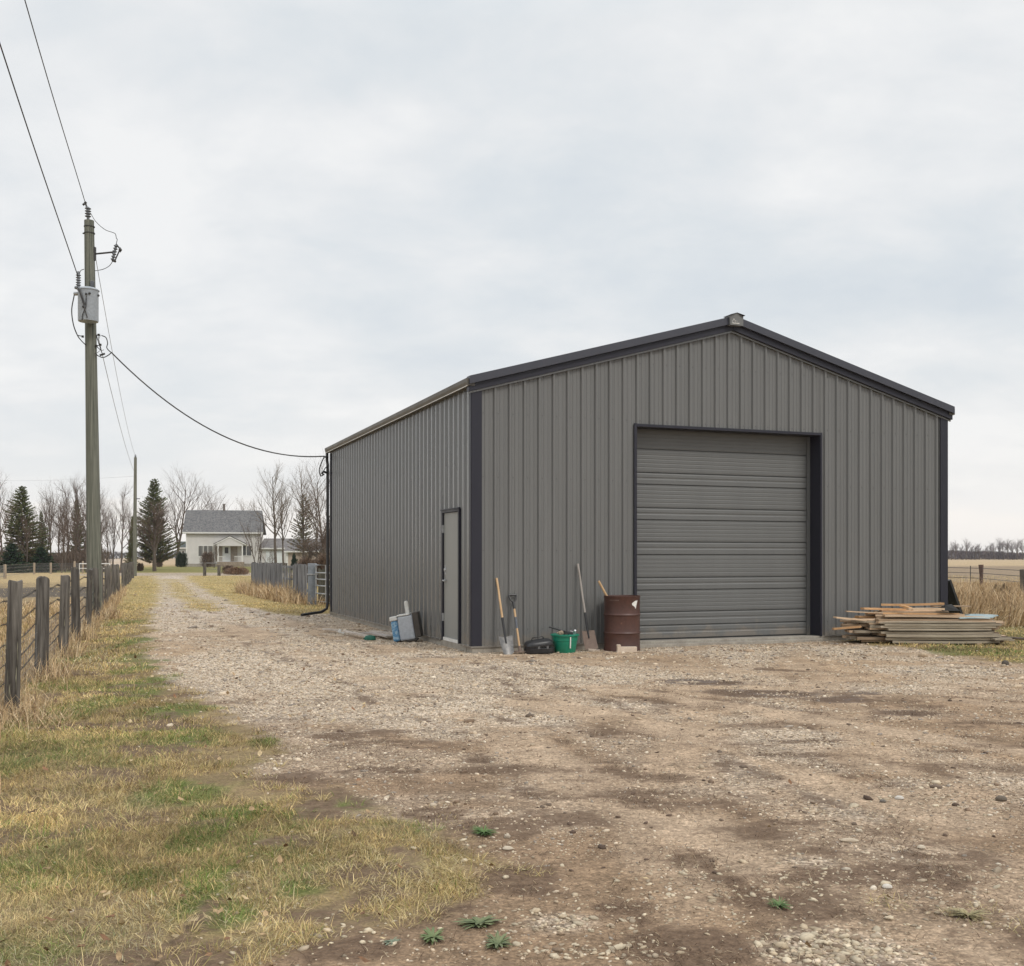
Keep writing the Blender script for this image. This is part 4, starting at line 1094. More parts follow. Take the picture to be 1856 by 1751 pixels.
for (pa, Ya, ya, pb, Yb, yb, w_, th, mt, lb) in [
    (1590,18.05,1128,1815,18.05,1127,.15,.03,new2,'wide pale board along the front of the pile top'),
    (1602,18.20,1116,1790,18.22,1120,.14,.03,new2,'long pale orange board behind the front top board'),
    (1570,18.35,1111,1735,18.38,1113,.13,.03,new1,'orange board in the middle of the pile top'),
    (1563,18.45,1103,1715,18.48,1106,.10,.035,new1,'reddish orange board lying higher on the pile top'),
    (1533,18.30,1108,1600,18.30,1111,.09,.02,new2,'thin pink-pale board sticking out left of the pile top'),
    (1513,18.22,1119,1570,18.16,1124,.10,.025,new2,'pale board end sticking out furthest left high in the pile'),
    (1597,18.42,1096,1708,18.5,1094,.09,.035,new1,'topmost orange board on the lumber pile'),
    (1632,18.30,1098,1655,18.1,1105,.08,.03,new1,'short orange board crossing the topmost board'),
    (1645,18.12,1104,1712,18.14,1104,.09,.03,new2,'short pale orange board near the top front'),
    (1690,18.45,1099,1757,18.5,1099,.08,.02,old2,'thin brown board on the right of the pile top'),
    (1510,18.12,1140,1560,18.05,1136,.07,.03,new1,'orange board end sticking out furthest left low in the pile'),
    ]:
    za, zb = az(ya, Ya), az(yb, Yb)
    board(LP(pa,Ya), LP(pb,Yb), w_, th, mt, lb, 'lumber_board', 'board', LG, z0=za-th/2, z1=zb-th/2, roll=RL.uniform(-.05,.05))
zb = az(1114, 18.3)
for k in range(4):
    board(LP(1738+k*5, 18.15+k*.11), LP(1793+k*5, 18.15+k*.11), .10, .02, blue, ['nearest','second','third','farthest'][k] + ' pale blue painted board at the right of the pile top', 'lumber_board', 'board', LG, z0=zb-.06+k*.012, z1=zb-.06+k*.008)
m = MB(); m.add([(-.16,-.05,0),(.15,-.06,0),(.12,.12,.02),(-.14,.13,.03),(-.08,-.02,.07),(.03,.02,.09),(.10,.04,.03),(-.12,.05,.06)], [(0,1,4),(1,5,4),(1,6,5),(1,2,6),(2,5,6),(2,3,7),(2,7,5),(3,0,7),(0,4,7),(4,5,7),(0,3,2,1)])
m.v = [(a_*1.0, b_, c_*1.3) for a_, b_, c_ in m.v]
o = m.build('rubber_sheet', M('black_rubber',(.006,.006,.007),(.01,.01,.011),.7,9), loc=(ax(1722,18.25),18.25,az(1107,18.25))); props(o, 'crumpled black rubber sheet on the pile top', 'sheet')
o = MB().tube([(0,0,0),(.5,-.05,-.03),(1.1,-.1,-.09)], .02, 7).build('stick', bark, loc=(ax(1790,18.1),18.1,.14)); props(o, 'dark stick lying right of the lumber pile in grass', 'stick')
board(LP(1800,17.9), LP(1836,17.85), .12, .03, old1, 'grey board end poking out at the right base of the pile', 'lumber_board', 'board', LG, z0=.09, z1=.08)

# ------------------------------------------------------------------ wire fence on the left
fence = thing('wire_fence', 'long fence of weathered round posts and sagging barbed wire beside the grass verge', 'fence', (fx(9.97), 9.97, 0))
O = Vector((fx(9.97), 9.97, 0)); tops = []
RF = random.Random(5)
HT = [1.25,1.24,1.22,1.27,1.27,1.2,1.2,1.22,1.2,1.22,1.18,1.2,1.18,1.18,1.15,1.16,1.14,1.15,1.12,1.12,1.1]
for i, yy in enumerate(POSTY):
    x_ = fx(yy) + RF.uniform(-.05,.05); h = HT[i] + RF.uniform(-.03,.03); r = RF.uniform(.062,.082)
    if i == 0: r = .066
    m = MB(); lx, ly = RF.uniform(-.02,.05), RF.uniform(-.03,.03)
    pts = [(-lx*.3,0,-.25),(0,0,0),(lx*.3,ly*.3,h*.35),(lx*.7,ly*.7,h*.7),(lx,ly,h-.012),(lx,ly,h)]
    m.tube(pts, [r*1.02,r*1.03,r*1.0,r*.97,r*.96,r*.88], 14)
    m.v = [(a_*(1+.0), b_, c_ + (.02*math.sin(a_*30+i) if c_ > h-.1 else 0)) for a_,b_,c_ in m.v]
    o = m.build('post', post_wood, fence, smooth=True); o.location = Vector((x_, yy, 0)) - O
    o.rotation_euler = (0,0,RF.uniform(0,6))
    tops.append((x_, yy, h, r))
def strand(zf, name, barbs=True, r=.0042):
    m = MB(); P_ = []
    al = [(fx(6.4), 6.4, 1.25, .06)] + tops
    for (x0,y0,h0,r0),(x1,y1,h1,r1) in zip(al[:-1], al[1:]):
        sag = RF.uniform(.02,.06)
        for k in range(7):
            u = k/7; P_.append((x0+(x1-x0)*u - .085, y0+(y1-y0)*u, zf - sag*4*u*(1-u)))
    P_ = [Vector(p) - O for p in P_]
    m.tube(P_, r, 4)
    if barbs:
        for a,b in zip(P_[:-1], P_[1:]):
            if a.y > 24: break
            for k in range(4):
                c_ = a.lerp(b, (k+.5)/4); ang = RF.uniform(0,3)
                m.tube([c_+Vector((.0,.0,.018)), c_-Vector((.0,.0,.018))], .0022, 3); m.tube([c_+Vector((.014,.008,.01)), c_-Vector((.014,.008,.01))], .0022, 3)
    m.build(name, wire, fence)
for zf in (1.08, .86, .66, .47, .30): strand(zf, 'barbed_wire')
m = MB(); yy = 6.6
while yy < 30:
    x_ = fx(yy) - .09; m.tube([(x_-O.x, yy-O.y, .02), (x_-O.x+RF.uniform(-.01,.01), yy-O.y, .66)], .0016, 3, False); yy += .11
for zf in (.08,.2,.38,.56): m.tube([(fx(y_)-.09-O.x, y_-O.y, zf) for y_ in (6.6,14,22,30)], .0016, 3, False)
m.build('woven_mesh', wire_l, fence)

# far post-and-wire fence across the pasture
ff = thing('pasture_fence', 'low post-and-wire fence crossing the pasture before the bare trees', 'fence', (ax(9,61),61,0))
O2 = Vector(ff.location); pl = [(-20,62),(9,72),(62,90),(92,92),(135,93),(150,95)]
wp = []
for k, (px, Y_) in enumerate(pl):
    m = MB(); h = .98 if k < 4 else 1.1; r = .10 if k != 1 else .11
    m.tube([(0,0,-.2),(0,0,h*.6),(0,0,h)], [r,r*.95,r*.9], 8); o = m.build('post', M('pale_post_wood',(.40,.33,.25),(.28,.22,.16),.85,5,(3,3,.3)), ff, smooth=True)
    o.location = Vector((ax(px,Y_),Y_,0)) - O2; wp.append(Vector((ax(px,Y_),Y_,0)) - O2)
m = MB()
for zf in (.92,.7,.45,.2): m.tube([p+Vector((0,0,zf)) for p in wp], .012, 3)
x0 = 0
for a,b in zip(wp[:-1], wp[1:]):
    for k in range(30): p = a.lerp(b,k/30); m.tube([p+Vector((0,0,.1)), p+Vector((0,0,.92))], .006, 3, False)
m.build('wire', wire_l, ff)
m = MB(); m.tube([(0,0,.85),(2.6,0,.85)], .04, 6); m.tube([(0,0,.45),(2.6,0,.45)], .03, 6); 
for k in range(4): m.tube([(k*.86,0,-.1),(k*.86,0,.9)], .03, 6)
o = m.build('white_rail', white, loc=(ax(144,90),90,.05)); props(o, 'short white rail just left of the utility pole base', 'rail')

# ------------------------------------------------------------------ utility poles
def pol(px_b, Y_, px_t, py_t, r0, r1, label):
    b = Vector((ax(px_b,Y_), Y_, 0)); t = thing('utility_pole', label, 'utility pole', b)
    tp = Vector((ax(px_t,Y_), Y_, az(py_t,Y_))) - b
    m = MB(); n = 10
    m.tube([(0,0,-.3)] + [tp*(k/n) for k in range(n+1)], [r0] + [r0+(r1-r0)*(k/n) for k in range(n+1)], 20)
    m.build('shaft', pole_wood, t, smooth=True); return t, b, tp
PYD = 25.6
pole, PB, PT = pol(172, PYD, 161.5, 400, .178, .112, 'tall round wooden utility pole with transformer beside the wire fence')
def PP(px, py, dy=0): return Vector((ax(px, PYD+dy), PYD+dy, az(py, PYD+dy)))       # a point in the plane of the pole
def L_(v): return v - PB
def insul(m, c, n, r, h, ax_=(0,0,1)):
    d = Vector(ax_).normalized(); q_ = d.to_track_quat('Z','Y').to_matrix(); prof = []
    for k in range(n): prof += [(r*.5,k*h),(r,k*h+h*.35),(r*.95,k*h+h*.5),(r*.5,k*h+h*.7)]
    prof.append((r*.4,n*h)); m.lathe([(0,0)]+prof+[(0,n*h+.01)], 12, c, q_)
m = MB(); insul(m, L_(PP(159.5,394)), 4, .075, .062); m.tube([L_(PP(160,402)), L_(PP(159.5,392))], .035, 8); m.lathe([(0,0),(.04,.0),(.04,.05),(0,.06)], 8, L_(PP(158,379))); m.build('top_insulator', ceram, pole, smooth=True)
m = MB(); m.tube([L_(PP(158,377)), L_(PP(155,369)), L_(PP(151.5,370))], .022, 6); m.lathe([(0,-.04),(.04,0),(0,.04)], 8, L_(PP(155,367.5))); m.lathe([(0,-.04),(.035,0),(0,.04)], 8, L_(PP(151.5,370.5))); m.build('line_clamp', wire, pole)
# cutout arm and fuse
m = MB(); m.tube([L_(PP(170,460.5)), L_(PP(205.5,457))], .022, 8); m.box(L_(PP(171.5,460)), (.05,.08,.32)); arm = m.build('cutout_arm', wire, pole)
m = MB(); a0 = L_(PP(204,472,-.05)); a1 = L_(PP(211,443,-.05)); d = a1 - a0; insul(m, a0, 6, .055, d.length/6, d); cut = m.build('fuse_cutout', ceram, pole, smooth=True)
m = MB(); m.tube([L_(PP(208,473,-.1)), L_(PP(217,453,-.1))], .016, 6); m.tube([a1, L_(PP(219,453,-.1))], .02, 6); m.lathe([(0,-.07),(.045,0),(0,.07)], 8, L_(PP(218,453,-.1))); m.tube([a0, L_(PP(209,474,-.1))], .03, 6); m.build('fuse_tube', wire, cut)
m = MB()
for py in (411,): m.lathe([(.12,-.008),(.128,-.008),(.128,.008),(.12,.008)], 20, L_(PP(162,py)))
m.build('pole_band', wire, pole)
m = MB(); m.lathe([(.121,-.008),(.129,-.008),(.129,.008),(.121,.008)], 20, L_(PP(162,423))); m.build('pole_band', wire, pole)
for bx_, by_ in ((171,412),(171,423),(152,423),(171,452),(171,467)):
    m = MB(); m.tube([L_(PP(bx_-2,by_)), L_(PP(bx_+.8,by_))], .018, 6); m.build('bolt', wire, pole)
m = MB()
for k in range(6): m.lathe([(.05,0),(.05,.018)], 8, L_(PP(167.5,522-k*2.2,-.13)))
m.build('spare_insulator', ceram, pole)
# transformer
TF = PP(160, 583, -.36)
tf = thing('transformer', 'grey cylindrical transformer can hung on the utility pole', 'transformer', TF)
kx = 1.0
m = MB(); m.lathe([(0,0),(.225,0),(.232,.02),(.232,.71),(.236,.72),(.236,.745),(0,.745)], 32); tank = m.build('tank', M('transformer_grey',(.37,.40,.43),(.33,.36,.39),.4,3), tf, smooth=True)
m = MB(); m.lathe([(0,.83),(.1,.82),(.2,.79),(.252,.752),(.252,.735),(.238,.735),(.238,.748),(0,.748)][::-1], 32); m.build('lid', M('transformer_grey',(.37,.40,.43),(.33,.36,.39),.4,3), tf, smooth=True)
m = MB(); insul(m, (-.215,-.05,.78), 6, .062, .058); m.lathe([(0,0),(.035,0),(.03,.05),(0,.06)], 8, (-.215,-.05,1.13)); m.lathe([(.09,-.02),(.09,.02),(.05,.03)], 12, (-.215,-.05,.79)); m.build('bushing', ceram, tf, smooth=True)
m = MB()
for px_, pz_ in ((.12,.62),(.05,.60),(-.02,.30),(.245,.62)): m.lathe([(0,-.03),(.028,-.01),(.028,.01),(0,.03)], 8, (px_, -math.sqrt(max(.06-px_*px_,0))-.01, pz_), (PI/2,0,0))
m.tube([(-.18,-.2,.78),(-.10,-.24,.62),(.0,-.255,.32),(.08,-.25,.04)], .012, 5); m.tube([(.055,-.25,.55),(.05,-.255,.3),(-.03,-.255,.12),(-.05,-.24,-.02)], .012, 5)
m.tube([(-.13,-.22,.72),(-.06,-.25,.58),(.02,-.25,.36)], .018, 5); m.build('terminals', wire, tf)
m = MB(); m.tube([(-.23,-.02,.66),(-.33,-.02,.66)], .045, 8); m.build('side_lug', steel, tf)
m = MB(); m.box((.02,.24,.6),(.12,.10,.08)); m.box((.02,.24,.15),(.12,.10,.08)); m.build('hanger', steel, tf)
# spool racks and secondary fittings
m = MB()
for px, py in ((179,607),(182,625),(150,610),(174.5,627)): m.lathe([(0,-.03),(.035,-.02),(.02,0),(.035,.02),(0,.03)], 10, L_(PP(px,py,-.05)))
m.tube([L_(PP(172,600)), L_(PP(185,640))], .012, 5); m.tube([L_(PP(172,608)), L_(PP(180,607,-.05))], .012, 5); m.tube([L_(PP(173,628)), L_(PP(182,625,-.05))], .010, 5)
m.tube([L_(PP(141,608)), L_(PP(151,610))], .012, 5); m.tube([L_(PP(175,628)), L_(PP(184,636)), L_(PP(188,634))], .010, 5); m.tube([L_(PP(181,644)),L_(PP(190,641))], .025, 6); m.build('service_brackets', wire, pole)
def hang(name, pts, r, label, cat, mat=wire, n=16, sag=0, group=None):
    P_ = []
    if len(pts) == 2:
        a, b = pts
        for k in range(n+1): u = k/n; P_.append(a.lerp(b,u) - Vector((0,0,sag*4*u*(1-u))))
    else:                                    # Catmull-Rom through the points
        q_ = [pts[0]*2-pts[1]] + list(pts) + [pts[-1]*2-pts[-2]]
        for i in range(1, len(q_)-2):
            for k in range(8):
                u = k/8; p0,p1,p2,p3 = q_[i-1:i+3]
                P_.append(.5*((2*p1)+(-p0+p2)*u+(2*p0-5*p1+4*p2-p3)*u*u+(-p0+3*p1-3*p2+p3)*u**3))
        P_.append(pts[-1])
    m = MB(); m.tube([p - pts[0] for p in P_], r, 6)
    o = m.build(name, mat, smooth=True, loc=pts[0]); 
    if label: props(o, label, cat, group)
    return o
def jump(pts, r, parent=pole):
    o = hang('jumper_wire', pts, r, None, None); o.parent = parent; o.location = pts[0] - Vector(parent.location)
jump([PP(164,386), PP(174,402,-.05), PP(190,416,-.08), PP(203,421,-.08), PP(209,424,-.08), PP(211,432,-.05), PP(212.5,434,-.05), PP(210.5,443,-.05)], .008)
jump([PP(204,474,-.05), PP(198,482,-.1), PP(187,488,-.15), PP(172,491,-.15)], .008)
jump([PP(152,488,-.16), PP(146,491,-.3), PP(143,502,-.40)], .009)
jump([PP(134.5,535,-.4), PP(130,562,-.3), PP(133,588,-.2), PP(140,607,-.1), PP(147,617,-.1), PP(155,625,-.14)], .013)
jump([PP(184,608,-.05), PP(192,612,-.05), PP(195,622,-.05), PP(193.5,630,-.05), PP(198,636,-.05), PP(202,639,0)], .012)
jump([PP(172,640,-.1), PP(178,645,-.05), PP(187,648,-.05), PP(196,644,-.02), PP(202,639,0)], .012)
jump([PP(182,607,-.05), PP(178,620,-.05), PP(183,632,-.05), PP(176,640)], .006)
# service cable to the shed
se = SW(DEP-.02, .17, 4.05)
hang('service_cable', [PP(202,639,0), se], .016, 'black service cable sagging from the utility pole to the shed', 'cable', sag=.72, n=24)
m_ = hang('service_loop', [se, SW(DEP-.02,.24,3.9), SW(DEP,.30,3.70), SW(DEP,.26,3.55), SW(DEP,.17,3.60)], .015, 'black drip loop of cable at the far corner of the shed', 'cable')
hang('service_loop', [se + Vector((.02,0,0)), SW(DEP,.08,3.85), SW(DEP,.17,3.72), SW(DEP,.22,3.58)], .012, 'thin inner drip loop beside the thicker cable loop on the shed', 'cable')
# second pole
SY = 82.0
pole2, PB2, PT2 = pol(244, SY, 245.5, 829, .16, .105, 'distant slimmer utility pole at the end of the wire fence')
m = MB(); m.lathe([(0,0),(.06,0),(.08,.1),(.05,.2),(0,.25)], 8, PT2 + Vector((0,0,0))); m.tube([PT2-Vector((0,0,3.2)), PT2-Vector((-.35,0,3.2))], .04, 6); m.build('top_insulator', ceram, pole2, smooth=True)
def Q(px, py, Y_): return Vector((ax(px,Y_), Y_, az(py,Y_)))
hang('power_line', [PP(158,377), Q(245,826,SY)], .008, 'thin upper power line running from pole top to distant pole', 'power line', wire_l, sag=.7)
hang('power_line', [PP(177,606), Q(247,861,SY)], .008, 'thin lower neutral line between the two utility poles', 'power line', wire_l, sag=.5)
e1 = Q(45,0,16.5); v1_ = (e1 - PP(155,369)); hang('power_line', [PP(155,369), e1, PP(155,369)+v1_*2.6+Vector((0,0,.6))], .009, 'overhead line leaving the pole top towards the top left', 'power line')
e2 = Q(0,80,16.5); v2_ = (e2 - PP(142,503,-.4)); hang('power_line', [PP(142,503,-.4), e2, PP(142,503,-.4)+v2_*2.6+Vector((0,0,.5))], .011, 'overhead line leaving the transformer towards the left edge', 'power line')
hang('power_line', [Q(245.5,863,SY), Q(-60,868,150)], .006, 'faint far line running left from the distant pole', 'power line', wire_l, sag=.3)

# ------------------------------------------------------------------ grey plank fence and tube gate
pf = thing('plank_fence', 'silver grey vertical board fence ending beside the shed', 'fence', PF0)
dv = PF1 - PF0; LF = dv.length; pf.rotation_euler = (0,0,math.atan2(dv.y, dv.x))
RP = random.Random(9)
def boards(m, a, b, gap=.012, w0=.14, h=1.24):
    u = a
    while u < b:
        w_ = w0*RP.uniform(.85,1.1); hh = h + RP.uniform(-.025,.03); t_0 = RP.uniform(-.012,.012)
        m.b2(u, min(u+w_, b), -.012+t_0, .012+t_0, .02, hh); u += w_+gap
for (a,b) in ((0,LF*.24),(LF*.25,LF*.60),(LF*.78,LF*.97)):
    m = MB(); boards(m, a, b); m.b2(a,b,.028,.065,.35,.44); m.b2(a,b,.028,.065,.9,.99); m.build('board_panel', fence_grey, pf)
m = MB(); boards(m, LF*.61, LF*.77, .17, .05, 1.15); m.b2(LF*.60,LF*.78,.028,.065,.35,.42); m.b2(LF*.60,LF*.78,.028,.065,.68,.75); m.b2(LF*.60,LF*.78,.028,.065,1.1,1.18); m.build('open_panel', fence_grey, pf)
for u in (.0,.245,.605,.775,.975):
    m = MB(); m.tube([(u*LF,.12,-.2),(u*LF,.12,1.27)], .07, 10); m.build('post', post_wood, pf, smooth=True)
m = MB(); 
for k in range(9): m.b2(-.02-k*.02-.01, -.02-k*.02+.01, .02+k*.15, .15+k*.15, .02, 1.24+RP.uniform(-.02,.02))
m.build('return_panel', M('dark_end_boards',(.10,.09,.085),(.06,.055,.05),.85,5,(3,3,.3)), pf)
m = MB(); m.b2(-.14,.14,-.14,.14,-.2,1.29); o = m.build('gate_post', M('zinc_post',(.24,.26,.29),(.17,.19,.21),.6,6), loc=(ax(566,33.2),33.2,0), bevel=.01); o.rotation_euler=(0,0,.2)
m2 = MB(); m2.b2(-.16,.16,-.16,.16,.93,.97); b_ = m2.build('strap', steel, o)
props(o, 'square grey metal gate post at the end of the board fence', 'gate post')
g0 = Vector((ax(573,33.0),33.0,0)); g1 = Vector((ax(612,31.2),31.2,0)); dg = g1-g0
gate = thing('tube_gate', 'galvanised tube gate closing the gap by the shed corner', 'gate', g0, math.atan2(dg.y,dg.x)); LGt = dg.length
m = MB(); m.tube([(0,0,.12),(0,0,1.24),(LGt,0,1.24),(LGt,0,.12),(0,0,.12)], .026, 8); m.build('frame', steel, gate, smooth=True)
for zf in (.36,.60,.80,1.0):
    m = MB(); m.tube([(0,0,zf),(LGt,0,zf)], .022, 8); m.build('rail', steel, gate, smooth=True)
m = MB()
m.b2(LGt*.45,LGt*.48,-.01,.01,.12,1.24); m.build('brace', steel, gate)
pk = thing('stake_fence', 'open fence of dark upright stakes behind the tube gate', 'fence', g0 + Vector((-.1,1.0,0)), math.atan2(dg.y,dg.x))
for k in range(11):
    m = MB(); m.b2(k*.22,k*.22+.10,-.02,.02,-.1,1.15+RP.uniform(-.1,.05)); m.build('stake', M('dark_stakes',(.12,.11,.08),(.07,.07,.05),.85,5,(3,3,.3)), pk)

# low rail fence in front of the house
rf = thing('rail_fence', 'low wire fence with two posts in front of the house', 'fence', (ax(371,83),83,0))
for px,h in ((371,1.05),(397,.85)):
    m = MB(); m.tube([(0,0,-.1),(0,0,h)], .13, 8); o = m.build('post', post_wood, rf, smooth=True); o.location=(ax(px,83)-ax(371,83),0,0)
m = MB(); m.tube([(-.3,0,1.0),(ax(397,83)-ax(371,83),0,.98)], .03, 5); m.tube([(0,0,.55),(ax(397,83)-ax(371,83),0,.5)], .015, 4); m.build('rail', wire_l, rf)

# right-hand fence
rfz = thing('field_fence', 'sparse wire fence crossing the dry grass right of the shed', 'fence', (ax(1778,50),50,0))
O3 = Vector(rfz.location)
m = MB(); m.tube([(0,0,-.1),(.02,0,.6),(0,0,1.12)], [.09,.085,.12], 8); m.build('post', M('rusty_post',(.12,.075,.06),(.08,.05,.04),.8,8), rfz, smooth=True)
m = MB(); p_ = Vector((ax(1759,47),47,0))-O3; m.tube([p_+Vector((0,0,-.1)),p_+Vector((0,0,1.1))], .018, 5); m.build('stake', wire, rfz)
m = MB()
for zf in (.95,.72,.48): m.tube([Vector((ax(1700,52),52,zf+.03))-O3, Vector((0,0,zf)), Vector((ax(1856,42),42,zf))-O3, Vector((ax(1950,38),38,zf))-O3], .012, 4)
m.build('wire', wire, rfz)
o = MB().tube([(0,0,-.1),(-.01,0,.5),(-.04,0,az(1032,30))], [.13,.12,.11], 14).build('fence_post', post_wood, smooth=True, loc=(ax(1858,30),30,0)); props(o, 'thick weathered post cut by the right edge of the photo', 'fence post')

# ------------------------------------------------------------------ house and outbuildings
HY = 158.0
siding = newmat('white_lap_siding')
def lap_mat(name, colr, pitch=.2):
    m, t, p = newmat(name); vec = mapping(t)
    w = t.n.new('ShaderNodeTexWave'); w.wave_type='BANDS'; w.bands_direction='Z'; w.wave_profile='SAW'; w.inputs['Scale'].default_value = .314/pitch
    t.link(vec, w.inputs['Vector']); r = ramp(t, [(0,.72),(.12,1.0),(1,1.0)], w.outputs['Fac'])
    n = noise(t, 1.2, 4, .6, vec); r2 = ramp(t, [(.3,.92),(.7,1.05)], n.outputs[0])
    t.link(mult(t, mult(t, colr, r.outputs[0]), r2.outputs[0]), p.inputs['Base Color']); p.inputs['Roughness'].default_value=.7
    bump(t, w.outputs['Fac'], p, .5, .02); return m
lap = lap_mat('white_lap', (.62,.60,.575)); shingle = shingle_mat('grey_shingles', (.075,.075,.08), (.19,.185,.18), 8)
shg2 = shingle_mat('dark_shingles', (.13,.12,.12), (.2,.185,.175), 3)
glass = M('window_glass', (.05,.055,.06), (.12,.12,.12), .12, .8); curtain = M('curtained_glass', (.22,.21,.19), (.09,.09,.09), .2, 1.4, (3,1,.2))
stonem = M('porch_stone', (.33,.27,.20), (.22,.175,.13), .9, 4)
hx0, hx1 = ax(337.5,HY), ax(472,HY); HO = Vector((hx0,HY,0)); HW = (hx1-hx0)*.975; HE = az(961,HY); HR = az(924.5,HY+3.7); HD = 7.4
house = thing('farmhouse', 'white farmhouse with a grey gable roof and small front porch', 'house', HO, math.radians(10))
def hz(py): return az(py, HY)
def hu(px): return (ax(px, HY) - hx0)*.975
m = MB(); m.b2(0,HW,0,HD,.45,HE); m.prism([(0,HE),(HD,HE),(HD/2,HR-.12)], 0, HW, 'x'); m.build('wall', lap, house)
m = MB(); m.b2(.05,HW-.05,-.03,HD-.05,-.3,.45); m.build('foundation', conc, house)
m = MB(); ov=.45
for s0, s1 in ((-ov, HD/2),(HD+ov, HD/2)):
    za = HE - ov*(HR-HE)/(HD/2)
    m.add([(-.5,s0,za),(HW+.45,s0,za),(HW+.05,s1,HR),(-.5,s1,HR),(-.5,s0,za-.15),(HW+.45,s0,za-.15),(HW+.05,s1,HR-.15),(-.5,s1,HR-.15)], [(0,1,2,3),(7,6,5,4),(0,4,5,1),(0,3,7,4),(1,5,6,2)])
roof = m.build('roof', shingle, house)
m = MB(); m.lathe([(.17,0),(.17,.9),(.22,.92),(.22,1.05),(0,1.1)], 10, (hu(401.5),HD/2,HR-.1)); m.build('chimney', M('chimney_brown',(.12,.10,.09),(.18,.15,.13),.8,6), roof)
m = MB(); m.b2(-.5,HW+.45,-ov-.04,-ov-.005,HE-.50,HE-.30); m.build('fascia', white, house)
m = MB(); m.b2(-.04,.14,-.04,0.12,.45,HE); m.build('corner_board', white, house)
def window(px0,px1,py0,py1,mull,parent=house,gl=None,u=hu,zf=hz,y0=0):
    m = MB(); a,b,c_,d_ = u(px0),u(px1),zf(py1),zf(py0)
    m.b2(a,b,y0-.06,y0+.02,c_-.08,c_); m.b2(a,b,y0-.06,y0+.02,d_,d_+.08); m.b2(a-.08,a,y0-.06,y0+.02,c_-.08,d_+.08); m.b2(b,b+.08,y0-.06,y0+.02,c_-.08,d_+.08)
    for k in range(1,mull): xx_=a+(b-a)*k/mull; m.b2(xx_-.04,xx_+.04,y0-.05,y0-.02,c_,d_)
    f_ = m.build('window', white, parent); m = MB(); m.b2(a,b,y0-.03,y0-.004,c_,d_); m.build('pane', gl or glass, f_)
window(359.5,385,989.5,1008,3,gl=curtain); window(437,455.5,989.5,1007,2)
# porch
pd=1.9; hu2=lambda px: ax(px,HY-pd)-hx0; hz2=lambda py: az(py,HY-pd)
m = MB(); a,b=hu2(381),hu2(439); pk_=(a+b)/2; z0,z1=hz2(986.5),hz2(972)
for s0 in (a,b):
    m.add([(s0,-pd,z0),(pk_,-pd,z1),(pk_,0,z1),(s0,0,z0),(s0,-pd,z0+.12),(pk_,-pd,z1+.12),(pk_,0,z1+.12),(s0,0,z0+.12)],[(0,1,2,3),(7,6,5,4),(0,4,5,1)])
pr = m.build('porch_roof', M('porch_roof_dark',(.07,.06,.055),(.11,.10,.09),.8,5), house)
m = MB(); m.prism([(a+.35,z0+.0),(b-.35,z0+.0),(pk_,z1-.12)], -pd+.05, -.0); m.b2(a+.45,b-.45,-pd+.04,-pd+.2,z0-.25,z0-.0); m.build('porch_gable', lap, house)
for s0 in (a,b):
    m = MB(); m.add([(s0,-pd-.04,z0-.16),(pk_,-pd-.04,z1-.16),(pk_,-pd-.04,z1-.0),(s0,-pd-.04,z0-.0),(s0,-pd,z0-.16),(pk_,-pd,z1-.16),(pk_,-pd,z1),(s0,-pd,z0)],[(0,1,2,3),(7,6,5,4),(0,4,5,1)]); m.build('barge_board', white, pr)
for px in (389,432):
    m = MB(); xx_=hu2(px); m.b2(xx_-.09,xx_+.09,-pd+.05,-pd+.22,.7,z0-.2); m.build('porch_post', white, house)
m = MB(); m.b2(hu2(387),hu2(434),-pd+.0,.0,-.2,.72); m.b2(hu2(400),hu2(420),-pd-.6,-pd,-.2,.35); m.build('porch_base', stonem, house)
m = MB()
for p0,p1 in ((389,402),(418,432)):
    a1_,b1_=hu2(p0),hu2(p1); m.b2(a1_,b1_,-pd+.1,-pd+.16,1.5,1.58); 
    k=a1_
    while k<b1_: m.b2(k,k+.035,-pd+.1,-pd+.14,.75,1.5); k+=.16
m.build('railing', white, house)
m = MB(); m.b2(hu(403.5),hu(417),-.08,-.02,.75,hz(989.5)); dr = m.build('door', M('white_door',(.74,.77,.77),(.70,.73,.73),.5,3), house)
m = MB(); m.b2(hu(407),hu(413.5),-.1,-.085,hz(1003),hz(992)); m.build('door_window', glass, dr)
m = MB(); m.b2(hu(390.5),hu(402),-.05,-.01,.8,hz(990)); m.build('porch_screen', M('screen_tan',(.25,.21,.17),(.34,.29,.24),.7,5), house)
m = MB(); m.b2(hu(418),hu(430),-.05,-.01,.8,hz(990)); m.build('porch_screen', M('screen_tan',(.25,.21,.17),(.34,.29,.24),.7,5), house)
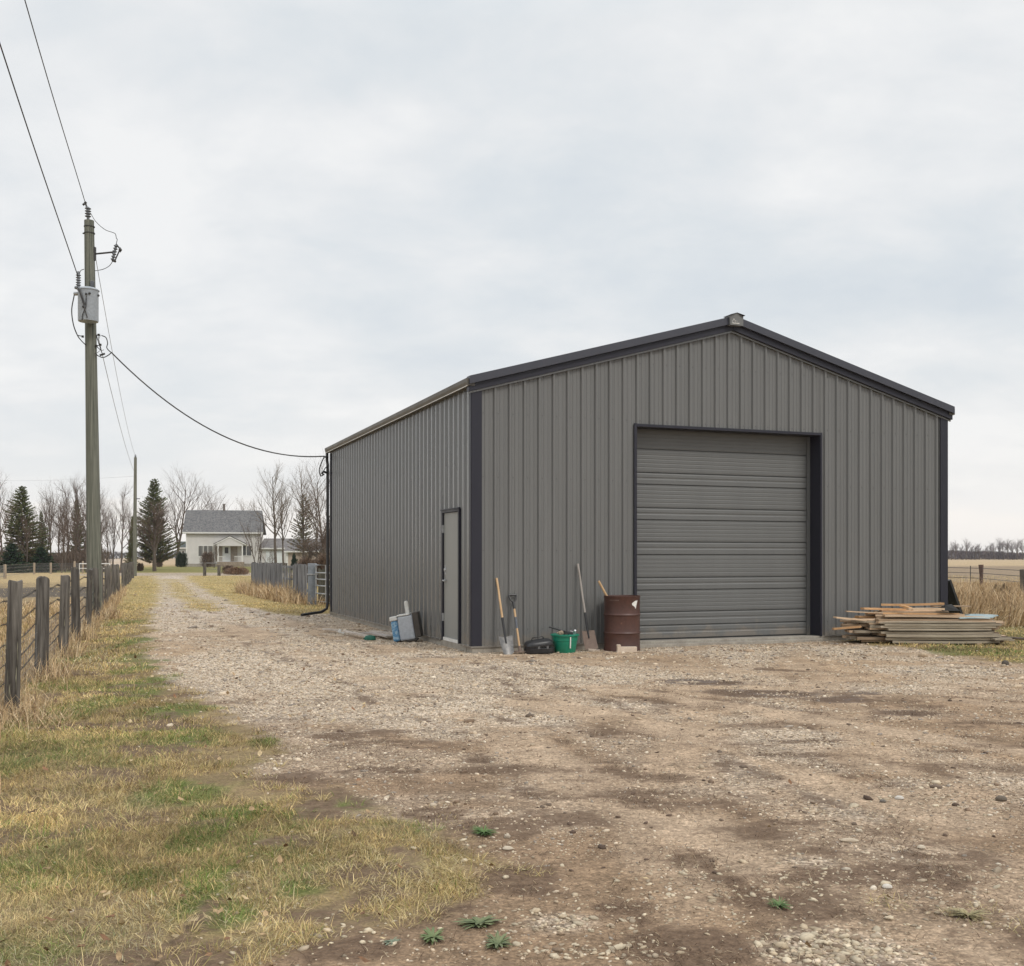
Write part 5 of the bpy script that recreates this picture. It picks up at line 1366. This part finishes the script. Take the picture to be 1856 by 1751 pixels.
# attached garages
def outb(name, label, px0, px1, Y_, pye, pyr, D, wallm, roofm, cat, ovr=.4, pyb=None):
    x0,x1=ax(px0,Y_),ax(px1,Y_); t = thing(name, label, cat, (x0,Y_,0)); w_=x1-x0; e=az(pye,Y_); r_=az(pyr,Y_+D/2)
    m = MB(); m.b2(0,w_,0,D,-.1,e); m.prism([(0,e),(D,e),(D/2,r_-.1)],0,w_,'x'); m.build('wall', wallm, t)
    m = MB()
    for s0,s1 in ((-ovr,D/2),(D+ovr,D/2)):
        za=e-ovr*(r_-e)/(D/2); m.add([(-.3,s0,za),(w_+.3,s0,za),(w_+.3,s1,r_),(-.3,s1,r_),(-.3,s0,za-.14),(w_+.3,s0,za-.14),(w_+.3,s1,r_-.14),(-.3,s1,r_-.14)],[(0,1,2,3),(7,6,5,4),(0,4,5,1),(0,3,7,4),(1,5,6,2)])
    m.build('roof', roofm, t)
    m = MB(); m.b2(-.3,w_+.3,-ovr-.06,-ovr-.005,e-ovr*(r_-e)/(D/2)-.22,e-ovr*(r_-e)/(D/2)-.02); m.build('fascia', white, t)
    return t, x0, w_
g1_, gx0, gw_ = outb('garage', 'low white annex with grey roof joined to the right of the farmhouse', 473.5, 518, 160, 991, 976, 6.5, lap, shg2, 'garage')
m = MB(); u0=ax(482,160)-gx0; m.b2(u0,u0+2.4,-.05,-.01,.1,2.3); m.build('garage_door', M('white_door',(.74,.77,.77),(.70,.73,.73),.5,3), g1_)
g2_, gx0, gw_ = outb('garage', 'beige garage with brown roof partly hidden behind the shed', 519, 602, 150, 996, 976.5, 7, lap_mat('beige_lap',(.46,.37,.30)), shg2, 'garage')
m = MB(); m.b2(-.02,.25,-.06,.0,-.1,az(997,150)); m.build('corner_board', white, g2_)
m = MB(); m.b2(1.6,4.4,-.04,-.01,.0,2.2); m.build('garage_door', M('tan_door',(.36,.29,.23),(.32,.26,.2),.6,3), g2_)
ob, ox0, ow = outb('cottage', 'small pale blue cottage with dark roof behind the farmhouse', 320.5, 345, 185, 991, 981.5, 6, M('pale_blue_siding',(.48,.53,.56),(.44,.49,.52),.7,2), M('dark_green_roof',(.05,.06,.055),(.08,.09,.085),.8,3), 'house')
window(323.5,327.5,999,1009,1,ob,glass,lambda px: ax(px,185)-ox0, lambda py: az(py,185)); window(330,334,999,1009,1,ob,glass,lambda px: ax(px,185)-ox0, lambda py: az(py,185))
#VEG#
# ------------------------------------------------------------------ trees
def grow(seed, h, spread=.45, levels=4, r0=.12, first=.25, kids=(14,6,5,4), fan=.75, up=.25, multi=1, lean=0):
    """returns trunk MB and crown MB of a bare deciduous tree"""
    rr = random.Random(seed); trunk = MB(); crown = MB()
    def branch(p, d, L, r, lv):
        K = [7,5,4,2,2][lv]; pts=[p]; rs=[r]; dd = d.copy(); tang=[dd.copy()]
        for k in range(K):
            w = [.10,.16,.22,.28,.3][lv]
            dd = (dd + Vector((rr.uniform(-w,w), rr.uniform(-w,w), rr.uniform(-w,w)*.6 + (up*.25 if lv else .04)))).normalized()
            pts.append(pts[-1] + dd*(L/K)); rs.append(r*(1-(k+1)/K*.82)); tang.append(dd.copy())
        (trunk if lv == 0 or (lv == 1 and r > r0*.35) else crown).tube(pts, rs, [8,5,4,3,3][lv], False)
        if lv + 1 >= levels: return
        n = kids[lv]
        for j in range(n):
            u = (first if lv == 0 else .2) + (1-(first if lv == 0 else .2))*((j+rr.random())/n)
            f = u*K; i = min(int(f), K-1); q0 = pts[i].lerp(pts[i+1], f-i); td = tang[i+1]
            a_ = rr.uniform(0,2*PI) + j*2.4; o_ = td.orthogonal().normalized(); o_ = Matrix.Rotation(a_,3,td) @ o_
            an = fan*rr.uniform(.55,1.15)
            nd = (td*math.cos(an) + o_*math.sin(an)); nd = (nd + Vector((0,0,up))).normalized()
            ll = (L*spread*(1.15-u*.75) if lv == 0 else L*rr.uniform(.35,.6)*(1.1-u*.4))*rr.uniform(.75,1.2)
            branch(q0, nd, ll, rs[i]*rr.uniform(.38,.6) if lv == 0 else rs[i]*.6, lv+1)
    for q_ in range(multi):
        a_ = q_*2*PI/max(multi,1)+rr.random(); d = Vector((math.cos(a_)*(.22 if multi>1 else lean), math.sin(a_)*(.22 if multi>1 else 0), 1)).normalized()
        branch(Vector((math.cos(a_)*.1*(multi>1), math.sin(a_)*.1*(multi>1),-.1)), d, h*rr.uniform(.88,1.0), r0*(1 if multi==1 else .7), 0)
    return trunk, crown
def bare(seed, label, px, Y_, pyt, tm=bark, cm=twig, group='bare trees', name='bare_tree', **kw):
    h = az(pyt, Y_); t = thing(name, label, 'tree', (ax(px,Y_),Y_,0), 0, group)
    tr, cr = grow(seed, h*1.02, **kw); tr.build('trunk', tm, t, smooth=True); cr.build('crown', cm, t)
    return t, h
def again(src, px, Y_, pyt, rz, label, group='bare trees', wide=1):
    t, h0 = src; h = az(pyt, Y_); s_ = h/h0
    return dup(t, (ax(px,Y_),Y_,0), rz, (s_*wide,s_*wide,s_), label, group)
G1='bare trees behind the pasture fence'; G2='bare trees around the farmhouse'
tA = bare(1,'bare tree with a forked crown, tallest just left of the big pole',143,112,884,r0=.14,kids=(20,8,5,4),spread=.55,fan=.85,up=.2,group=G1)
tB = bare(2,'slim bare tree midway between left spruce and big pole',95,108,905,r0=.12,kids=(18,8,5,4),spread=.48,fan=.85,up=.2,group=G1,first=.3)
tC = bare(3,'bare tree with upswept branches right of the big pole',188,110,905,r0=.11,kids=(16,7,5,4),spread=.65,up=.35,group=G1,first=.15)
tD = bare(4,'tall airy bare tree with pale twigs right of the farmhouse',500,135,846,r0=.2,kids=(20,8,6,4),spread=.50,cm=twig_pale,group=G2,first=.3,up=.25,fan=.85)
tE = bare(5,'broad round bare tree just left of the farmhouse roof',320,172,884,r0=.24,kids=(18,9,6,5),spread=.72,first=.2,fan=.8,up=.22,group=G2)
tF = bare(6,'dense twiggy brown small tree in front of the middle spruce',280,108,922,r0=.22,kids=(26,9,7,4),spread=.62,first=.28,fan=.9,up=.12,cm=twig,group=G2,tm=bark)
for i,(px,Y_,pyt,src,lb) in enumerate([(2,100,880,tA,'bare tree half cut off by the left edge'),(22,115,905,tC,'bare sapling rising left of the left spruce'),(84,120,896,tC,'thin bare tree close right of the left spruce'),
    (105,116,920,tB,'leaning bare tree second right of the left spruce'),(118,104,915,tC,'crooked bare tree fourth right of the left spruce'),(127,118,890,tB,'bare tree just behind the forked tallest one'),(134,100,925,tA,'low bare tree in front of the forked tallest one'),
    (150,115,888,tC,'bare tree immediately left of the big pole'),(156,100,930,tB,'short bare tree partly hidden by the big pole'),(180,118,912,tA,'bare tree partly hidden right of the big pole'),(197,105,935,tB,'short bare tree between the two utility poles'),
    (205,120,925,tC,'leaning bare tree midway between the two utility poles'),(218,98,896,tB,'upright bare tree with straight trunk near the distant pole'),(234,125,925,tC,'faint bare tree just left of the distant pole'),
    (62,112,930,tB,'low bare tree in front of the left spruce on its right'),(48,100,945,tA,'low brown bare tree at the foot of the left spruce'),(112,98,950,tA,'shortest bare tree right of the left spruce')]):
    again(src,px,Y_,pyt,i*1.3,lb,G1,1.0 if i%2 else .85)
for i,(px,Y_,pyt,src,lb,w_) in enumerate([(372,185,908,tE,'small round bare crown peeping over the left roof end',.9),(436,200,906,tD,'faint thin bare tree behind the middle of the roof',.8),(459,200,910,tD,'faint bare tree behind the right end of the roof',.9),
    (514,138,880,tD,'second trunk close right of the tall airy tree',.8),(547,165,850,tD,'tall pale bare tree behind the brown spruce',.9),(590,120,868,tE,'bare tree with crooked limbs beside the shed edge',.9),
    (575,150,885,tD,'thin bare tree between brown spruce and shed edge',.9),(582,104,968,tF,'low dense brown thicket tree beside the shed edge',1.5),(560,108,985,tF,'low brown thicket tree left of the shed edge',1.3),(600,100,960,tF,'brown thicket tree touching the shed edge',1.2)]):
    again(src,px,Y_,pyt,i*1.7+.5,lb,G2,w_)
tG = bare(7,'small multi-stemmed bare tree in front of the right house window',466,128,938,r0=.09,kids=(9,6,5,3),spread=.5,first=.15,multi=4,fan=.55,up=.4,group=G2)
again(tG,489,122,990,1.0,'low spreading bare tree in front of the white annex',G2,1.3)
again(tG,388,140,985,2.2,'thin bare shrub tree left of the porch',G2,.8)

def spruce(seed, label, px, Y_, pyt, rad, cols, group, gap=.0, droop=.35, dens=1.0, base=.08, name='spruce_tree', ang=.25):
    rr = random.Random(seed); rg = np.random.default_rng(seed); h = az(pyt, Y_)
    t = thing(name, label, 'tree', (ax(px,Y_),Y_,0), 0, group)
    m = MB(); m.tube([(0,0,-.1),(0,0,h*.5),(0,0,h*.97)], [h*.017,h*.010,.012], 8); m.build('trunk', bark, t, smooth=True)
    V=[]; Cc=[]; br = MB()
    z = h*base; lv=0
    while z < h*.985:
        u = (z/h - base)/(1-base); Rr = rad*(1-u)**.72*(1+.13*math.sin(u*23+seed))*(1 if u > .06 else .8) + .08
        nb = max(5, int(11*dens*(1-u*.4)))
        for k in range(nb):
            a_ = 2*PI*(k+rr.random()*.7)/nb + lv; L = Rr*rr.uniform(.55,1.18)*(1+.22*math.sin(a_+seed+z*.9)); el = ang - droop*(1-u) + rr.uniform(-.1,.1)
            p0 = Vector((0,0,z + rr.uniform(-.08,.08))); K=5; P_=[p0]; dirh = Vector((math.cos(a_),math.sin(a_),0))
            for j in range(1,K+1):
                e_ = el + .55*(j/K-.3)*(.6); P_.append(P_[-1] + (dirh*math.cos(e_) + Vector((0,0,math.sin(e_))))*(L/K))
            br.tube([P_[0],P_[2],P_[5]], [.02,.012,.004], 3, False)
            ns = int((10 + L*26)*dens)
            for j in range(ns):
                f = (.12+.88*rr.random()**.8)*K; i=min(int(f),K-1); q0 = P_[i].lerp(P_[i+1], f-i)
                sd_ = Vector((-dirh.y,dirh.x,0))*rr.uniform(-1,1)
                d_ = (dirh*rr.uniform(.3,1.0) + sd_*.9 + Vector((0,0,rr.uniform(-.55,.15)))).normalized(); ll = rr.uniform(.14,.30)*(.6+.5*(1-u))*max(.55,1.15-f/K*.4)
                w_ = d_.cross(Vector((rr.uniform(-1,1),rr.uniform(-1,1),rr.uniform(-.3,1)))).normalized()*rr.uniform(.028,.05)
                V.append([q0-w_*.5, q0+w_*.5, q0+d_*ll*.6-w_, q0+d_*ll*.6+w_, q0+d_*ll])
                Cc.append(cols(rr,u,f/K))
        z += h*.024*rr.uniform(.85,1.15)/max(dens,.6)*(.75+.6*(1-u)*.5); lv += 1.1
    br.build('branches', bark, t)
    o = mass('crown', np.array([[tuple(v) for v in q_] for q_ in V]), BT, np.array(Cc), tint_mat('needles') if 'needles' not in bpy.data.materials else bpy.data.materials['needles'])
    o.parent = t
    return t, h
def cg(b):
    def f(rr,u,f_):
        k=rr.uniform(.65,1.35); q_ = b(u)
        c1 = (.125,.145,.055) if rr.random() > q_ else (.145,.10,.06)
        return tuple(x_*k for x_ in c1)
    return f
GS='spruces behind the yard'
s1 = spruce(11,'dark green spruce standing furthest left among the bare trees',40,104,880,2.5,cg(lambda u: .55*(1-u)**1.5),GS,dens=1.12)
s2 = spruce(12,'tallest green spruce between distant pole and farmhouse',279,122,866,2.7,cg(lambda u: .45*(1-u)),GS,droop=.15,ang=.4,dens=1.15)
s3 = spruce(13,'brownish sparse spruce right of the farmhouse',550,140,893,2.3,lambda rr,u,f_: tuple(x_*rr.uniform(.7,1.3) for x_ in (.17,.14,.085)),GS,droop=.1,ang=.35,dens=.75,base=.22)
y1_ = spruce(14,'low young dark spruce at the foot of the left spruce',22,98,985,1.3,lambda rr,u,f_: tuple(x_*rr.uniform(.6,1.3) for x_ in (.035,.058,.032)),'young spruces',base=.02)
def agn(src,px,Y_,pyt,rz,lb,w_=1,g='young spruces'): 
    t,h0=src; s_=az(pyt,Y_)/h0; return dup(t,(ax(px,Y_),Y_,0),rz,(s_*w_,s_*w_,s_),lb,g)
agn(y1_,74,100,992,1,'low young dark spruce right of the left spruce',1.1); agn(s1,75,118,925,2,'narrow dark spruce half hidden right of the left spruce',.45)
agn(s1,140,125,905,1,'narrow dark spruce among the trees left of the big pole',.5); agn(s1,240,105,935,2,'narrow dark spruce just left of the distant pole',.42)
agn(y1_,533,118,1003,.3,'small dark cone-shaped evergreen before the beige garage',.55)

# shrubs
def shrub(seed, label, px, Y_, pyt, wpx, pal, group='shrubs', ev=False, n=2600):
    rg = np.random.default_rng(seed); h = az(pyt,Y_); w_ = wpx/F*Y_/2
    a_ = rg.uniform(0,2*PI,n); r_ = np.sqrt(rg.random(n)); zz_ = rg.random(n)**.8
    rad = w_*r_*np.sqrt(np.clip(1-(zz_*.95-.25)**2*1.2,.08,1))*(1+.25*np.sin(a_*5+seed))
    x_ = rad*np.cos(a_); y_ = rad*np.sin(a_); z_ = zz_*h*.9*(1+.12*np.sin(a_*3))
    L = np.full(n, h*.22)*rg.uniform(.5,1.3,n); global rng
    col = np.array(pal)[rg.integers(0,len(pal),n)]*rg.uniform(.7,1.3,(n,1))
    v,_ = blades(x_,y_,L,np.full(n,.05 if ev else .03),rg.uniform(.1,.9,n),col,a_+rg.normal(0,.5,n),z=z_)
    t = thing('evergreen_shrub' if ev else 'bare_shrub', label, 'shrub', (ax(px,Y_),Y_,0), 0, group)
    o = mass('crown', v, BT, col, gmat); o.parent = t
    m = MB(); rr = random.Random(seed)
    for k in range(9): b=rr.uniform(0,6.28); m.tube([(0,0,-.05),(math.cos(b)*w_*.3,math.sin(b)*w_*.3,h*.4),(math.cos(b)*w_*.7,math.sin(b)*w_*.7,h*.85)], [.035,.02,.006], 4, False)
    m.build('stems', bark, t)
BR=[(.17,.12,.09),(.12,.085,.065),(.22,.155,.11)]; EG=[(.03,.045,.028),(.045,.06,.03)]
shrub(1,'dark evergreen bush at the left corner of the farmhouse',329,150,1004,18,EG,ev=True)
shrub(2,'brown bare bush left of the porch',376,148,1002,22,BR); shrub(3,'low reddish brush mound in front of the porch steps',430,88,1029,40,[(.24,.15,.10),(.19,.12,.08),(.30,.21,.14)],n=4200)
shrub(4,'brush clump left of the reddish mound',414,92,1026,20,BR); shrub(5,'small rusty shrub in the far field left of the tree trunk',289,150,1013,10,BR)
shrub(6,'round brown bush before the beige garage',556,130,1008,14,BR); shrub(7,'small rusty shrub by the base of the distant pole',254,110,1022,10,BR)
shrub(8,'tangle of brown brush behind the grey board fence',560,60,1016,50,BR,n=5200); shrub(9,'brown brush behind the tube gate',592,55,1010,40,BR,n=4800)
shrub(10,'sparse dark weed bush in the dry grass right of the shed',1815,34,1062,34,[(.12,.09,.06),(.2,.15,.09)],n=1200)

# underbrush and far woods
def woods(name, label, x0, x1, Y_, hpy, n, cols, depth=6, Lf=.35, wf=.06, seed=1, lump=14):
    rg = np.random.default_rng(seed); xx = rg.uniform(x0,x1,n); yy = Y_+rg.uniform(0,depth,n)
    H_ = az(hpy,Y_)*(.55+.75*fbm(xx,yy*0,lump,3,seed))
    zz = rg.random(n)**.9*H_
    col = np.array(cols)[rg.integers(0,len(cols),n)]*rg.uniform(.75,1.25,(n,1))
    v,_ = blades(xx,yy,np.full(n,H_.mean()*Lf)*rg.uniform(.5,1.5,n),np.full(n,wf),rg.uniform(.0,.7,n),col,z=zz)
    o = mass(name, v, BT, col, gmat); props(o, label, 'woods', None, 'stuff')
woods('far_woods','low purple-brown wood along the far edge of the right field',190,330,505,1000.5,26000,[(.13,.10,.105),(.16,.12,.12),(.10,.085,.09)],14,.3,.22,3,30)
woods('underbrush','tangle of brown brush under the bare trees on the left',ax(-60,112),ax(168,112),108,1003,16000,[(.15,.11,.085),(.11,.08,.065),(.19,.14,.105)],10,.35,.045,5,5)
woods('far_woods','dark low woods on the horizon between the left tree trunks',-420,-190,620,1002,9000,[(.09,.085,.08),(.12,.10,.095)],10,.4,.4,7,40)
# single trees standing in the far wood
G4='trees of the far wood'
rt_ = random.Random(4)
names = ['leftmost','second','third','fourth','fifth','sixth','seventh','eighth','ninth','tenth','eleventh','twelfth','thirteenth','fourteenth','fifteenth','rightmost']
pxs = [1724,1733,1743,1751,1759,1768,1777,1786,1794,1802,1811,1820,1828,1836,1845,1855]
tf_ = bare(21,'leftmost bare tree of the far wood beside the shed edge',pxs[0],500,986,r0=.26,kids=(16,7,6,4),spread=.6,fan=.85,up=.15,first=.3,cm=M('far_twigs',(.15,.11,.11),(.11,.08,.08),.9,1),group=G4,name='far_tree')
for i, px in enumerate(pxs[1:], 1):
    again(tf_, px+rt_.uniform(-2,2), 498+rt_.uniform(0,12), 979+rt_.uniform(-1,14), rt_.uniform(0,6), names[i]+' bare tree of the far wood counted from the shed', G4, rt_.uniform(.8,1.2))
#END#
hz_mat = bpy.data.materials.new('haze'); hz_mat.use_nodes = True; th = hz_mat.node_tree; th.nodes.clear()
oo = th.nodes.new('ShaderNodeOutputMaterial'); pv = th.nodes.new('ShaderNodeVolumePrincipled'); pv.inputs['Density'].default_value = .0002
pv.inputs['Color'].default_value = (.86,.88,.93,1); th.links.new(pv.outputs[0], oo.inputs['Volume'])
o = MB().b2(-1520,1520,-80,1520,-1.2,13.5).build('haze', hz_mat); o['kind'] = 'stuff'; o['label'] = 'thin pale haze over the fields'
# ------------------------------------------------------------------ camera, light, sky
cam = bpy.data.cameras.new('camera'); co = bpy.data.objects.new('camera', cam); C.objects.link(co)
co.location = (0,0,EYE); co.rotation_euler = (PI/2,0,0); cam.sensor_width = 36; cam.lens = 36*F/1856; cam.shift_y = (HOR-875.5)/1856
cam.clip_start = .05; cam.clip_end = 6000; scene.camera = co
SUN_EL, SUN_AZ = math.radians(46), math.radians(138)
sl = bpy.data.lights.new('sun','SUN'); sl.energy = 1.5; sl.angle = math.radians(13); sl.color = (1,.95,.88)
so_ = bpy.data.objects.new('sun', sl); C.objects.link(so_)
dsun = Vector((math.sin(SUN_AZ)*math.cos(SUN_EL), math.cos(SUN_AZ)*math.cos(SUN_EL), math.sin(SUN_EL)))   # towards the sun
so_.rotation_euler = dsun.to_track_quat('Z','Y').to_euler()
w = bpy.data.worlds.new('World'); scene.world = w; w.use_nodes = True
t = NT(w); t.n.clear()
out = t.n.new('ShaderNodeOutputWorld'); sky = t.n.new('ShaderNodeTexSky'); sky.sky_type = 'NISHITA'; sky.sun_disc = False
sky.sun_elevation = SUN_EL; sky.sun_rotation = SUN_AZ; sky.dust_density = 3
b1 = t.n.new('ShaderNodeBackground'); b1.inputs[1].default_value = .10; t.link(sky.outputs[0], b1.inputs[0])
tc = t.n.new('ShaderNodeTexCoord'); sp = t.n.new('ShaderNodeSeparateXYZ'); t.link(tc.outputs['Generated'], sp.inputs[0])
def math_(op, a, b=None, c=None):
    m_ = t.n.new('ShaderNodeMath'); m_.operation = op
    for i, v in enumerate((a,b,c)):
        if v is None: continue
        if hasattr(v,'node'): t.link(v, m_.inputs[i])
        else: m_.inputs[i].default_value = v
    return m_.outputs[0]
zc = math_('MAXIMUM', sp.outputs[2], 0.0); zq = math_('ADD', zc, .30)
cb = t.n.new('ShaderNodeCombineXYZ'); t.link(math_('DIVIDE', sp.outputs[0], zq), cb.inputs[0]); t.link(math_('DIVIDE', sp.outputs[1], zq), cb.inputs[1])
mp = t.n.new('ShaderNodeMapping'); mp.inputs['Scale'].default_value = (.8,1.0,1); mp.inputs['Location'].default_value = (3.1,1.7,0); t.link(cb.outputs[0], mp.inputs[0])
nA = noise(t, 1.35, 5, .5, mp.outputs[0], .25); nB = noise(t, 4.2, 6, .58, mp.outputs[0], .2)
mixn = math_('MULTIPLY_ADD', nB.outputs[0], .42, math_('MULTIPLY', nA.outputs[0], .58))
cr = ramp(t, [(.36,(.70,.755,.805)),(.45,(.775,.815,.845)),(.52,(.85,.87,.885)),(.60,(.94,.945,.945))], mixn)
# bright warm gap under the cloud deck at the horizon
ze = math_('MULTIPLY_ADD', math_('SUBTRACT', nB.outputs[0], .5), .05, sp.outputs[2])
hz_ = ramp(t, [(0,1.),(.034,1.),(.050,.5),(.12,.2),(.24,0.)], ze)
col = mult(t, cr.outputs[0], (1.04,1.0,.955), hz_.outputs[0], 'MIX')
# overcast skies are brighter overhead (above the frame)
zb_ = ramp(t, [(.42,1.),(.85,1.55)], sp.outputs[2])
b2_ = t.n.new('ShaderNodeBackground'); t.link(mult(t, col, (1,1,1), 1), b2_.inputs[0]); 
mm = t.n.new('ShaderNodeMath'); mm.operation='MULTIPLY'; t.link(zb_.outputs[0], mm.inputs[0]); mm.inputs[1].default_value = 1.0; 
zb_.color_ramp.elements[1].color=(1,1,1,1)
st = math_('MULTIPLY_ADD', math_('MINIMUM', math_('MAXIMUM', math_('SUBTRACT', sp.outputs[2], .45), 0), .4), 1.6, 1.0)
t.link(st, b2_.inputs[1])
mx = t.n.new('ShaderNodeMixShader'); mx.inputs[0].default_value = .93; t.link(b1.outputs[0], mx.inputs[1]); t.link(b2_.outputs[0], mx.inputs[2]); t.link(mx.outputs[0], out.inputs[0])
vs = scene.view_settings; vs.view_transform = 'Standard'; vs.look = 'None'; vs.exposure = 0; vs.gamma = 1; vs.use_curve_mapping = False
scene.cycles.max_bounces = 6; scene.cycles.use_denoising = True
